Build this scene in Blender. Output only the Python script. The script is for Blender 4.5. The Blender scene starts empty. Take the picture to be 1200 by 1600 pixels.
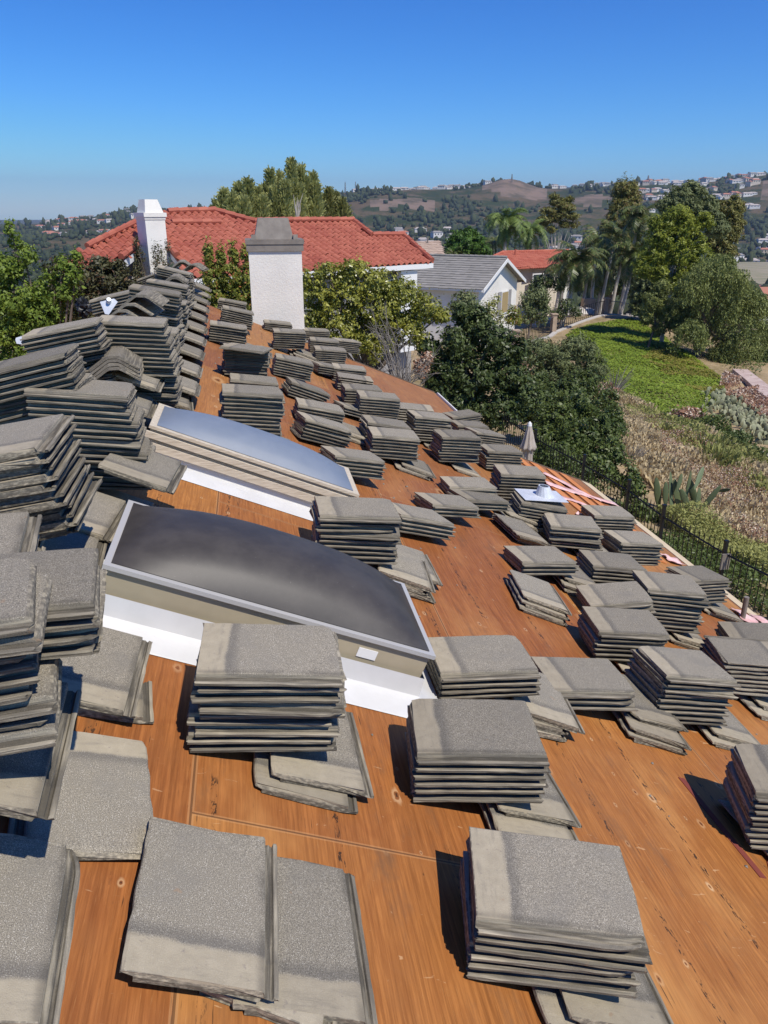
import bpy, math, random
import numpy as np
from mathutils import Vector, Matrix
R = math.radians
sc = bpy.context.scene
rnd = random.Random(7)
rng = np.random.default_rng(11)

# ------------------------------------------------------------------ camera
PSI, TH, FPX = R(9.7), R(21.4), 1200.0
cam_d = bpy.data.cameras.new("camera")
cam = bpy.data.objects.new("camera", cam_d)
sc.collection.objects.link(cam)
cam.location = (0, 0, 0)
cam.rotation_euler = (R(90) - TH, 0, -PSI)
cam_d.sensor_fit = 'VERTICAL'; cam_d.sensor_height = 24; cam_d.sensor_width = 18
cam_d.lens = 24 * FPX / 1600
cam_d.clip_start = 0.05; cam_d.clip_end = 30000
sc.camera = cam

# ------------------------------------------------------------------ sky, sun, exposure
SUN_EL, SUN_HEAD = R(55), R(148)          # heading clockwise from +Y
w = bpy.data.worlds.new("World"); sc.world = w; w.use_nodes = True
nt = w.node_tree
sky = nt.nodes.new('ShaderNodeTexSky'); sky.sky_type = 'NISHITA'; sky.sun_disc = False
sky.sun_elevation = SUN_EL; sky.sun_rotation = SUN_HEAD
sky.altitude = 600; sky.air_density = 1.0; sky.dust_density = 0.15; sky.ozone_density = 5.0
bg = nt.nodes['Background']; bg.inputs['Strength'].default_value = 0.10
# the sky texture graded per channel (deeper blue overhead), capped near the sun
sep = nt.nodes.new('ShaderNodeSeparateColor'); comb = nt.nodes.new('ShaderNodeCombineColor'); nt.links.new(sky.outputs[0], sep.inputs[0])
def wmath(op, a, b):
    o = nt.nodes.new('ShaderNodeMath'); o.operation = op; nt.links.new(a, o.inputs[0]); o.inputs[1].default_value = b; return o.outputs[0]
for ch, (pre, g, a, cap) in enumerate(((.062, 2.03, 3.0, .75), (.093, 1.5, 1.42, .95), (.132, 1.15, 1.13, 1.1))):
    v = wmath('MULTIPLY', sep.outputs[ch], pre); v = wmath('POWER', v, g); v = wmath('MULTIPLY', v, a); v = wmath('MINIMUM', v, cap); v = wmath('MULTIPLY', v, 10.0)
    nt.links.new(v, comb.inputs[ch])
nt.links.new(comb.outputs[0], bg.inputs[0])
sl = bpy.data.lights.new("sun", 'SUN'); sl.energy = 5.0; sl.angle = R(0.53); sl.color = (1, 0.935, 0.83)
so = bpy.data.objects.new("sun", sl); sc.collection.objects.link(so)
sd = Vector((math.sin(SUN_HEAD) * math.cos(SUN_EL), math.cos(SUN_HEAD) * math.cos(SUN_EL), math.sin(SUN_EL)))
so.rotation_euler = sd.to_track_quat('Z', 'Y').to_euler()
sc.view_settings.view_transform = 'Standard'; sc.view_settings.look = 'None'
sc.view_settings.exposure = 0.0; sc.view_settings.gamma = 1; sc.view_settings.use_curve_mapping = False
sc.render.engine = 'CYCLES'
sc.cycles.use_denoising = True; sc.cycles.max_bounces = 6; sc.cycles.volume_bounces = 0
sc.cycles.transparent_max_bounces = 6

# ------------------------------------------------------------------ geometry of the view
_s, _c, _S, _C = math.sin(PSI), math.cos(PSI), math.sin(TH), math.cos(TH)
CR = np.array([_c, -_s, 0]); CU = np.array([_s * _S, _c * _S, _C]); CF = np.array([_s * _C, _c * _C, -_S])
FH = np.array([_s, _c, 0.0])
def ray(x, y): return CR * (x - 600) / FPX - CU * (y - 800) / FPX + CF
def proj(P):
    d = P @ CF
    return np.array([600 + FPX * (P @ CR) / d, 800 - FPX * (P @ CU) / d])
def at(x, y, D):                       # point D metres ahead (horizontal distance along the heading)
    r = ray(x, y); return r * (D / (r @ FH))
SL = R(22.6); Z0 = -1.62; RIDGE_X = -1.05
TS, CS, SS = math.tan(SL), math.cos(SL), math.sin(SL)
RN = np.array([SS, 0, CS])
RZ = Z0 - TS * RIDGE_X
def pdist(P): return (P[2] - Z0 + TS * P[0]) * CS if P[0] > RIDGE_X else (P[2] - RZ - TS * (P[0] - RIDGE_X)) * CS
def on_roof(x, y, h=0.0):
    r = ray(x, y); return r * ((Z0 * CS + h) / (RN @ r))
def RP(u, v, wn): return np.array([u * CS + wn * SS, v, Z0 - u * SS + wn * CS])
def on_plane(x, y, p0, n):
    r = ray(x, y); return r * ((np.array(p0) @ n) / (r @ n))

# ------------------------------------------------------------------ materials
def mat(name, col=(.5, .5, .5), rough=.7, metal=0.0, spec=.5):
    m = bpy.data.materials.new(name); m.use_nodes = True
    b = m.node_tree.nodes['Principled BSDF']
    b.inputs['Base Color'].default_value = (*col, 1); b.inputs['Roughness'].default_value = rough
    b.inputs['Metallic'].default_value = metal; b.inputs['Specular IOR Level'].default_value = spec
    return m
class NB:
    def __init__(s, m): s.t = m.node_tree; s.b = s.t.nodes['Principled BSDF']
    def n(s, typ, **kw):
        o = s.t.nodes.new(typ)
        for k, v in kw.items():
            if k.startswith('i_'):
                key = k[2:]; key = int(key) if key.isdigit() else key.replace('_', ' ')
                if hasattr(v, 'is_output') or isinstance(v, bpy.types.NodeSocket): s.t.links.new(v, o.inputs[key])
                else: o.inputs[key].default_value = v
            else: setattr(o, k, v)
        return o
    def link(s, a, b): s.t.links.new(a, b)
    def math(s, op, a, b=None, c=None):
        o = s.t.nodes.new('ShaderNodeMath'); o.operation = op
        for i, v in enumerate((a, b, c)):
            if v is None: continue
            if isinstance(v, bpy.types.NodeSocket): s.t.links.new(v, o.inputs[i])
            else: o.inputs[i].default_value = v
        return o.outputs[0]
    def mix(s, f, a, b, blend='MIX'):
        o = s.t.nodes.new('ShaderNodeMix'); o.data_type = 'RGBA'; o.blend_type = blend
        for i, v in ((0, f), (6, a), (7, b)):
            if isinstance(v, bpy.types.NodeSocket): s.t.links.new(v, o.inputs[i])
            elif i == 0: o.inputs[0].default_value = v
            else: o.inputs[i].default_value = (*v, 1)
        return o.outputs[2]
    def step(s, v, lo, hi):
        o = s.t.nodes.new('ShaderNodeMapRange'); o.interpolation_type = 'SMOOTHSTEP'
        s.t.links.new(v, o.inputs[0]); o.inputs[1].default_value = lo; o.inputs[2].default_value = hi
        return o.outputs[0]
    def noise(s, vec, scale, detail=4, rough=.55, dist=0):
        o = s.n('ShaderNodeTexNoise'); o.inputs['Scale'].default_value = scale; o.inputs['Detail'].default_value = detail
        o.inputs['Roughness'].default_value = rough; o.inputs['Distortion'].default_value = dist
        if vec is not None: s.link(vec, o.inputs['Vector'])
        return o.outputs[0]
    def vmul(s, vec, v):
        o = s.n('ShaderNodeVectorMath', operation='MULTIPLY'); s.link(vec, o.inputs[0]); o.inputs[1].default_value = v
        return o.outputs[0]
    def bump(s, h, strength, dist):
        o = s.n('ShaderNodeBump'); o.inputs['Strength'].default_value = strength; o.inputs['Distance'].default_value = dist
        s.link(h, o.inputs['Height']); s.link(o.outputs[0], s.b.inputs['Normal'])
    def col(s, c): s.link(c, s.b.inputs['Base Color'])
    def obj(s): return s.n('ShaderNodeTexCoord').outputs['Object']
    def attr(s, name):
        o = s.n('ShaderNodeAttribute'); o.attribute_name = name; return o.outputs['Vector']

def tile_material():
    m = mat('concrete tile', rough=.9, spec=.25); q = NB(m)
    tc = q.attr('tc')
    oi = q.n('ShaderNodeObjectInfo').outputs['Random']; ri = q.n('ShaderNodeNewGeometry').outputs['Random Per Island']
    rv = q.math('FRACT', q.math('ADD', q.math('MULTIPLY', oi, 7.31), q.math('MULTIPLY', ri, 3.77)))
    off = q.n('ShaderNodeCombineXYZ', i_0=q.math('MULTIPLY', rv, 37.0), i_1=q.math('MULTIPLY', rv, 91.0), i_2=rv).outputs[0]
    p = q.n('ShaderNodeVectorMath', operation='ADD'); q.link(tc, p.inputs[0]); q.link(off, p.inputs[1]); p = p.outputs[0]
    xyz = q.n('ShaderNodeSeparateXYZ', i_0=tc)
    x, y, z = xyz.outputs
    big = q.noise(p, 7, 4); mid = q.noise(p, 28, 4); fine = q.noise(p, 400, 2, .7)
    body = q.mix(q.step(fine, .33, .69), (.138, .124, .097), (.365, .325, .250))
    v2 = q.n('ShaderNodeTexVoronoi'); v2.inputs['Scale'].default_value = 300; q.link(p, v2.inputs['Vector'])
    spark = q.math('MULTIPLY', q.math('LESS_THAN', v2.outputs['Distance'], .30), q.math('GREATER_THAN', q.n('ShaderNodeSeparateXYZ', i_0=v2.outputs['Color']).outputs[0], .72))
    body = q.mix(q.math('MULTIPLY', spark, .65), body, (.66, .62, .53))
    body = q.mix(q.step(big, .45, .75), body, q.mix(.5, body, (.20, .185, .155)))
    # unweathered head strip, with a dark tide line below it
    xw = q.math('ADD', x, q.math('MULTIPLY', q.math('SUBTRACT', big, .5), .04))
    head = q.math('SUBTRACT', 1.0, q.step(xw, .078, .092))
    pale = q.mix(mid, (.29, .248, .175), (.45, .39, .28))
    smear = q.noise(q.vmul(p, (45, 7, 20)), 1.0, 5, .65)
    pale = q.mix(q.math('MULTIPLY', q.step(smear, .5, .75), .6), pale, (.20, .178, .14))
    pale = q.mix(q.step(q.noise(p, 60, 3), .62, .75), pale, (.27, .23, .18))
    tide = q.math('MULTIPLY', q.step(xw, .084, .094), q.math('SUBTRACT', 1.0, q.step(xw, .10, .135)))
    body = q.mix(q.math('MULTIPLY', tide, .45), body, (.085, .08, .074))
    grime = q.math('MULTIPLY', q.math('MULTIPLY', q.step(y, .034, .038), q.math('SUBTRACT', 1.0, q.step(y, .040, .062))), q.step(big, .3, .6))
    top = q.mix(q.math('MULTIPLY', head, .85), body, pale)
    top = q.mix(q.math('MULTIPLY', grime, .55), top, (.085, .076, .06))
    # interlock lip and raw concrete edges are paler and streaked along their length
    st = q.noise(q.vmul(p, (5, 60, 160)), 1.0, 4, .6)
    raw = q.mix(q.step(st, .38, .78), (.14, .125, .098), (.46, .405, .295))
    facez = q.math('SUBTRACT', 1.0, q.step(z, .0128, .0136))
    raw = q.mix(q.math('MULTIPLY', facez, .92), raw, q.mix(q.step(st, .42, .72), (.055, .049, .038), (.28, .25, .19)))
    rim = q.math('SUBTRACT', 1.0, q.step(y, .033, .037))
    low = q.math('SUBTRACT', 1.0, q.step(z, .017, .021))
    endx = q.math('MAXIMUM', q.math('LESS_THAN', x, .003), q.math('GREATER_THAN', x, .426))
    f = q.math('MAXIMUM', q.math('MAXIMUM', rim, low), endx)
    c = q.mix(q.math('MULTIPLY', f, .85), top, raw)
    lichen = q.step(q.noise(p, 11, 5, .7), .66, .74)
    c = q.mix(q.math('MULTIPLY', lichen, .35), c, (.10, .095, .088))
    rust = q.math('MULTIPLY', q.step(q.noise(p, 19, 3), .72, .76), .5)
    c = q.mix(rust, c, (.30, .20, .12))
    val = q.n('ShaderNodeHueSaturation'); q.link(c, val.inputs['Color']); q.link(q.math('ADD', .76, q.math('MULTIPLY', rv, .42)), val.inputs['Value'])
    q.col(val.outputs[0])
    h = q.math('ADD', q.math('MULTIPLY', fine, .6), q.math('MULTIPLY', mid, 1.2))
    q.bump(h, .6, .004)
    return m

def ply_material():
    m = mat('weathered plywood', rough=.62, spec=.3); q = NB(m)
    tc = q.attr('tc'); xyz = q.n('ShaderNodeSeparateXYZ', i_0=tc); u, v, _ = xyz.outputs
    cu = q.math('FLOOR', q.math('DIVIDE', q.math('ADD', u, .26), 1.22))
    sv = q.math('ADD', q.math('DIVIDE', v, 2.44), q.math('MULTIPLY', cu, .5))
    cv = q.math('FLOOR', q.math('ADD', sv, .30))
    cell = q.n('ShaderNodeCombineXYZ', i_0=cu, i_1=cv).outputs[0]
    wn = q.n('ShaderNodeTexWhiteNoise', i_Vector=cell); wv = wn.outputs['Value']; wc = wn.outputs['Color']
    off = q.vmul(wc, (13, 29, 7))
    pa = q.n('ShaderNodeVectorMath', operation='ADD'); q.link(tc, pa.inputs[0]); q.link(off, pa.inputs[1]); p = pa.outputs[0]
    warp = q.noise(q.vmul(p, (1.6, .7, 1)), 1.3, 3)
    ring = q.math('SINE', q.math('ADD', q.math('MULTIPLY', warp, 85.0), q.math('MULTIPLY', u, 24.0)))
    grain = q.noise(q.vmul(p, (105, 3.2, 1)), 1.0, 7, .72)
    fineg = q.noise(q.vmul(p, (330, 14, 1)), 1.0, 4, .7)
    blot = q.noise(q.vmul(p, (1.7, .8, 1)), 1.4, 5, .6)
    c = q.mix(q.step(grain, .30, .72), (.225, .077, .018), (.435, .165, .043))
    c = q.mix(q.math('MULTIPLY', q.step(ring, .2, 1.0), .30), c, (.27, .088, .021))
    c = q.mix(q.math('MULTIPLY', q.step(fineg, .58, .78), .35), c, (.62, .35, .13))
    c = q.mix(q.math('MULTIPLY', q.step(blot, .5, .72), .45), c, (.55, .265, .085))
    c = q.mix(q.math('MULTIPLY', q.step(q.noise(q.vmul(p, (2.6, 1.6, 1)), 1.7, 5, .65), .52, .68), .45), c, (.30, .115, .034))
    c = q.mix(q.math('MULTIPLY', q.step(blot, .25, .48), -.0), c, (.2, .08, .03))
    # dusty grey-brown ageing farther up the roof and near the ridge
    age = q.math('MULTIPLY', q.step(v, 3.5, 9.0), .30)
    c = q.mix(age, c, (.25, .14, .078))
    # bleached scuffs
    sc_ = q.noise(q.vmul(p, (9, 30, 1)), 1.0, 3, .6, 1.5)
    c = q.mix(q.math('MULTIPLY', q.step(sc_, .69, .73), .55), c, (.60, .37, .19))
    # weather checks: short black splits along the grain
    chk = q.math('MULTIPLY', q.step(q.noise(q.vmul(p, (110, 5, 1)), 1.0, 3, .6), .66, .72), q.step(q.noise(p, 2.3, 3), .46, .55))
    c = q.mix(q.math('MULTIPLY', chk, .85), c, (.03, .018, .01))
    # batten nail rows, black-stained
    row = q.math('ABSOLUTE', q.math('SUBTRACT', q.math('FRACT', q.math('DIVIDE', q.math('ADD', u, q.math('MULTIPLY', warp, .03)), .37)), .5))
    rows = q.math('MULTIPLY', q.math('LESS_THAN', row, .030), q.step(q.noise(q.vmul(p, (90, 26, 1)), 1.0, 3, .7), .53, .58))
    rows = q.math('MULTIPLY', rows, q.step(q.noise(q.vmul(p, (1.5, 1.3, 1)), 1.0, 2), .43, .48))
    c = q.mix(q.math('MULTIPLY', rows, .9), c, (.025, .016, .01))
    # knots: dark eye in a pale halo, stretched along the grain
    for (sx, sy, thr, amp) in ((4.2, 2.3, .66, 1.0), (2.1, 1.0, .72, .8), (8.0, 4.5, .80, .9)):
        vo = q.n('ShaderNodeTexVoronoi'); vo.voronoi_dimensions = '2D'; vo.inputs['Scale'].default_value = 1.0; q.link(q.vmul(p, (sx, sy, 0)), vo.inputs['Vector'])
        rc = q.n('ShaderNodeSeparateXYZ', i_0=vo.outputs['Color']).outputs; pick = q.math('GREATER_THAN', rc[0], thr)
        d = q.math('MULTIPLY', vo.outputs['Distance'], q.math('ADD', .7, q.math('MULTIPLY', rc[1], 2.0)))
        d = q.math('ADD', d, q.math('MULTIPLY', q.math('SUBTRACT', mid_noise(q, p), .5), .09))
        halo = q.math('MULTIPLY', q.math('MULTIPLY', q.step(d, .035, .055), q.math('SUBTRACT', 1.0, q.step(d, .06, .13))), pick)
        c = q.mix(q.math('MULTIPLY', q.math('MULTIPLY', halo, amp), q.math('ADD', .25, q.math('MULTIPLY', rc[2], .55))), c, (.62, .40, .21))
        eye = q.math('MULTIPLY', q.math('SUBTRACT', 1.0, q.step(d, .03, .05)), pick)
        c = q.mix(q.math('MULTIPLY', eye, .7), c, (.20, .075, .028))
        hole = q.math('MULTIPLY', q.math('SUBTRACT', 1.0, q.step(d, .008, .018)), pick)
        c = q.mix(q.math('MULTIPLY', hole, .8), c, (.03, .015, .01))
    # grey weather stain and black scuffs
    stn = q.math('MULTIPLY', q.step(q.noise(q.vmul(p, (5, 1.6, 1)), 1.0, 6, .7), .54, .72), .68)
    c = q.mix(stn, c, (.17, .085, .040))
    blk = q.math('MULTIPLY', q.step(q.noise(q.vmul(p, (26, 9, 1)), 1.0, 4, .7), .68, .72), q.step(q.noise(q.vmul(p, (1.2, 1.2, 1)), 1.0, 2), .5, .56))
    c = q.mix(q.math('MULTIPLY', blk, .8), c, (.035, .02, .012))
    hs = q.n('ShaderNodeHueSaturation'); q.link(c, hs.inputs['Color']); q.link(q.math('ADD', .82, q.math('MULTIPLY', wv, .34)), hs.inputs['Value'])
    q.link(q.math('ADD', .494, q.math('MULTIPLY', wv, .014)), hs.inputs['Hue'])
    c = hs.outputs[0]
    # sheet joints
    eu = q.math('ABSOLUTE', q.math('SUBTRACT', q.math('FRACT', q.math('DIVIDE', q.math('ADD', u, .26), 1.22)), .5))
    ev = q.math('ABSOLUTE', q.math('SUBTRACT', q.math('FRACT', q.math('ADD', sv, .30)), .5))
    j = q.math('MAXIMUM', q.math('GREATER_THAN', eu, .4972), q.math('GREATER_THAN', ev, .4988))
    jl = q.math('MAXIMUM', q.math('GREATER_THAN', eu, .4925), q.math('GREATER_THAN', ev, .4965))
    c = q.mix(q.math('MULTIPLY', jl, .35), c, (.55, .30, .13))
    c = q.mix(q.math('MULTIPLY', j, .65), c, (.05, .02, .008))
    q.col(c)
    q.bump(q.math('SUBTRACT', q.math('ADD', grain, q.math('MULTIPLY', ring, .12)), q.math('MULTIPLY', j, 3.0)), .35, .003)
    return m
def mid_noise(q, p): return q.noise(p, 40, 2)

def noisy(name, a, b, scale, rough=.85, bump=.3, bd=.02, detail=5, metal=0, stretch=(1, 1, 1)):
    m = mat(name, a, rough, metal); q = NB(m)
    o = q.vmul(q.obj(), stretch)
    n = q.noise(o, scale, detail, .6)
    q.col(q.mix(q.step(n, .3, .7), a, b))
    if bump: q.bump(n, bump, bd)
    return m
def leaf_mat(name, a, b, trans=.3, rough=.55, clump=.9, dead=None, spec=.35):
    m = mat(name, a, rough, spec=spec); q = NB(m)
    ri = q.n('ShaderNodeNewGeometry').outputs['Random Per Island']
    n = q.noise(q.obj(), clump, 3)
    f = q.math('ADD', q.math('MULTIPLY', ri, .65), q.math('MULTIPLY', q.step(n, .3, .7), .35))
    c = q.mix(f, a, b)
    if dead: c = q.mix(q.math('GREATER_THAN', q.math('FRACT', q.math('MULTIPLY', ri, 17.3)), 1 - dead[1]), c, dead[0])
    q.col(c)
    tr = q.n('ShaderNodeBsdfTranslucent'); q.link(c, tr.inputs['Color'])
    ms = q.n('ShaderNodeMixShader'); ms.inputs[0].default_value = trans
    out = q.t.nodes['Material Output']
    q.link(q.b.outputs[0], ms.inputs[1]); q.link(tr.outputs[0], ms.inputs[2]); q.link(ms.outputs[0], out.inputs['Surface'])
    return m
def stucco(name, col, bump=.5, scale=14):
    m = mat(name, col, .9, spec=.2); q = NB(m); o = q.obj()
    n = q.noise(o, scale, 5, .6, .6); r = q.step(n, .44, .56)
    q.col(q.mix(q.step(q.noise(o, 1.2, 4), .4, .75), col, tuple(x * .88 for x in col)))
    q.bump(r, bump, .012); return m

M = {}
M['tile'] = tile_material(); M['ply'] = ply_material()
M['cream_wood'] = noisy('bleached board', (.50, .39, .24), (.64, .53, .36), 3, stretch=(40, 1.2, 40), bump=.2, bd=.004)
M['fascia'] = noisy('brown fascia', (.10, .07, .045), (.16, .11, .075), 4)
M['flash'] = noisy('white painted flashing', (.56, .56, .55), (.63, .63, .62), 5, rough=.45, bump=0)
M['galv'] = noisy('galvanised sheet', (.55, .58, .62), (.68, .71, .74), 9, rough=.55, metal=.2, bump=0)
M['tan'] = noisy('tan frame', (.36, .31, .21), (.42, .36, .25), 4, rough=.45, bump=0)
M['alu'] = mat('aluminium trim', (.46, .45, .43), .5, .12)
M['weathered'] = noisy('weathered pale wood', (.42, .36, .27), (.62, .55, .43), 5, stretch=(2, 30, 30), bump=.3, bd=.003)
def dome_mat(name, base, a, rough, dust):
    m = mat(name, base, rough, spec=.5); q = NB(m); o = q.obj()
    sw = q.n('ShaderNodeTexWave', wave_type='RINGS', rings_direction='Z'); sw.inputs['Scale'].default_value = 5; sw.inputs['Distortion'].default_value = 9
    sw.inputs['Detail'].default_value = 3; q.link(o, sw.inputs['Vector'])
    n = q.math('ADD', q.math('MULTIPLY', q.noise(o, 6, 5, .6), .8), q.math('MULTIPLY', sw.outputs['Fac'], .2))
    n = q.noise(o, 6, 6, .65)
    sp = q.step(q.noise(o, 90, 2), .70, .78)
    c = q.mix(q.step(n, .3, .75), base, a); c = q.mix(q.math('MULTIPLY', sp, dust), c, (.4, .38, .35)); q.col(c)
    q.link(q.math('ADD', rough, q.math('MULTIPLY', q.noise(o, 3, 4), .10)), q.b.inputs['Roughness']); return m
M['dome_dark'] = dome_mat('smoked acrylic', (.038, .033, .029), (.066, .058, .050), .46, .12)
M['dome_blue'] = dome_mat('hazy blue acrylic', (.165, .20, .255), (.19, .225, .28), .5, .1)
M['stucco'] = stucco('white stucco', (.79, .755, .68), .2, 30)
M['wall'] = stucco('house wall', (.62, .58, .50), .25, 20)
M['capmetal'] = noisy('brown painted metal', (.17, .145, .12), (.24, .21, .175), 6, rough=.6, bump=.1)
M['iron'] = mat('black iron', (.012, .012, .014), .45, .3)
M['plastic'] = mat('black plastic', (.012, .012, .013), .5)
M['pink'] = noisy('pink paper', (.66, .36, .33), (.80, .56, .52), 8, rough=.7, bump=.3)
M['oboard'] = noisy('orange board', (.50, .17, .045), (.62, .25, .08), 2, stretch=(30, 1, 30), bump=.2, bd=.003)
M['rboard'] = noisy('dark red board', (.16, .028, .02), (.22, .05, .03), 2, stretch=(30, 1, 30), bump=.2, bd=.003)
M['redtile'] = leaf_mat('terracotta tile', (.31, .082, .052), (.44, .145, .09), 0, .7, .5)
M['redtile2'] = leaf_mat('old terracotta tile', (.36, .09, .055), (.48, .16, .10), 0, .7, .5)
M['greytile'] = leaf_mat('grey roof tile', (.21, .20, .18), (.29, .275, .25), 0, .8, .5)
M['beigetile'] = leaf_mat('beige roof tile', (.34, .25, .19), (.46, .35, .27), 0, .8, .5)
M['white'] = stucco('white wall', (.76, .74, .68), .15, 20)
M['cream'] = stucco('cream wall', (.66, .60, .50), .15, 20)
M['grey_and_shade'] = stucco('grey and wall shade', (.30, .29, .28), .15, 20)  # shade on the red-tiled house's walls put into this colour; also grey shutters, door
M['trim'] = mat('white trim', (.75, .75, .73), .5)
M['glass'] = mat('window glass', (.03, .035, .04), .08)
M['curtain'] = mat('drawn blind', (.36, .27, .13), .7)
M['bark'] = noisy('bark', (.10, .075, .055), (.19, .15, .115), 6, stretch=(6, 6, 1))
M['palebark'] = noisy('pale bark', (.34, .30, .25), (.50, .46, .40), 3, stretch=(3, 3, 1))
M['umb'] = noisy('taupe canvas', (.36, .31, .26), (.44, .38, .33), 12)
M['concrete'] = noisy('concrete', (.42, .39, .35), (.52, .49, .45), 3)
M['rock'] = noisy('pale rock', (.50, .46, .41), (.64, .60, .55), 1.5)
M['block'] = noisy('tan block wall', (.36, .27, .19), (.44, .34, .25), 3)
L = {}
L['lime'] = leaf_mat('bright green leaf', (.075, .13, .016), (.26, .34, .05), .3)
L['dull'] = leaf_mat('dull brown-green leaf', (.034, .038, .016), (.125, .12, .05), .2, .5, dead=((.13, .075, .035), .12))
L['yellow'] = leaf_mat('yellow-green leaf', (.12, .16, .02), (.40, .40, .08), .35, dead=((.36, .16, .05), .06))
L['citrus'] = leaf_mat('glossy green leaf', (.10, .13, .016), (.50, .48, .085), .28, .35, spec=.6)
L['dark'] = leaf_mat('dark glossy leaf', (.026, .046, .012), (.115, .15, .042), .15, .45, spec=.4)
L['hedge'] = leaf_mat('hedge leaf', (.030, .055, .012), (.14, .18, .042), .2, .45)
L['pine'] = leaf_mat('pine needle', (.20, .23, .075), (.56, .56, .22), .4, .6)
L['pine2'] = leaf_mat('yellowish pine needle', (.15, .17, .045), (.36, .35, .13), .35, .6)
L['olive'] = leaf_mat('grey-green leaf', (.07, .098, .034), (.24, .27, .11), .2, .6)
L['palm'] = leaf_mat('palm leaflet', (.04, .07, .018), (.18, .215, .065), .2, .4, dead=((.24, .19, .09), .10))
L['lpalm'] = leaf_mat('lighter palm leaflet', (.07, .125, .028), (.24, .31, .08), .25, .45)
L['euc'] = leaf_mat('gum leaf', (.10, .11, .026), (.30, .28, .08), .25, .5, dead=((.20, .13, .05), .08))
L['euclime'] = leaf_mat('fresh gum leaf', (.11, .15, .016), (.36, .39, .055), .3, .5)
L['pepper'] = leaf_mat('feathery leaf', (.08, .112, .03), (.31, .34, .10), .25, .6)
L['round'] = leaf_mat('mid green leaf', (.035, .085, .012), (.13, .23, .035), .25, .5)
L['cover'] = leaf_mat('ice plant cover', (.095, .155, .013), (.26, .335, .034), .2, .5, .25)
L['coveryel'] = leaf_mat('yellowed cover', (.12, .12, .02), (.27, .23, .04), .2, .6, .3)
L['dry'] = leaf_mat('dry straw', (.38, .29, .15), (.70, .58, .36), .2, .8, .6)
L['rust'] = leaf_mat('rusty seed head', (.20, .085, .05), (.44, .26, .165), .2, .8, .6, dead=((.66, .54, .42), .30))
L['weed'] = leaf_mat('pale weed', (.18, .195, .05), (.44, .44, .15), .25, .7, .6)
L['twig'] = leaf_mat('bare twig', (.16, .14, .12), (.30, .27, .24), 0, .8)
L['cactus'] = leaf_mat('cactus pad', (.07, .10, .05), (.16, .20, .10), .05, .6)
L['paddle'] = leaf_mat('pale cactus pad', (.17, .19, .10), (.36, .36, .22), .05, .6)
# ------------------------------------------------------------------ object helpers
def put(o, parent=None, **props):
    sc.collection.objects.link(o)
    if parent is not None:
        o.parent = parent
        if parent.get('_w') is not None:
            o.matrix_parent_inverse = Matrix.Translation(-Vector(parent['_w']))
    for k, v in props.items():
        if v: o[k] = v
    return o
def thing(name, label, cat, loc, group=None):
    o = bpy.data.objects.new(name, None); o.empty_display_size = .1; o.location = loc
    put(o, None, label=label, category=cat, group=group); o['_w'] = [float(x) for x in loc]
    return o
def np_mesh(name, V, F, mats, mi=None, tc=None, smooth=False):
    me = bpy.data.meshes.new(name)
    V = np.asarray(V, np.float32)
    if isinstance(F, np.ndarray):
        k = F.shape[1]; nF = len(F)
        me.vertices.add(len(V)); me.vertices.foreach_set('co', V.ravel())
        me.loops.add(nF * k); me.loops.foreach_set('vertex_index', F.astype(np.int32).ravel())
        me.polygons.add(nF); me.polygons.foreach_set('loop_start', np.arange(0, nF * k, k, dtype=np.int32))
        me.update(calc_edges=True)
    else:
        me.from_pydata([tuple(map(float, v)) for v in V], [], F); me.update()
    for m in (mats if isinstance(mats, (list, tuple)) else [mats]): me.materials.append(m)
    if mi is not None: me.polygons.foreach_set('material_index', np.asarray(mi, np.int32))
    if tc is not None:
        a = me.attributes.new('tc', 'FLOAT_VECTOR', 'POINT'); a.data.foreach_set('vector', np.asarray(tc, np.float32).ravel())
    if smooth: me.polygons.foreach_set('use_smooth', np.ones(len(me.polygons), bool))
    return me
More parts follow.
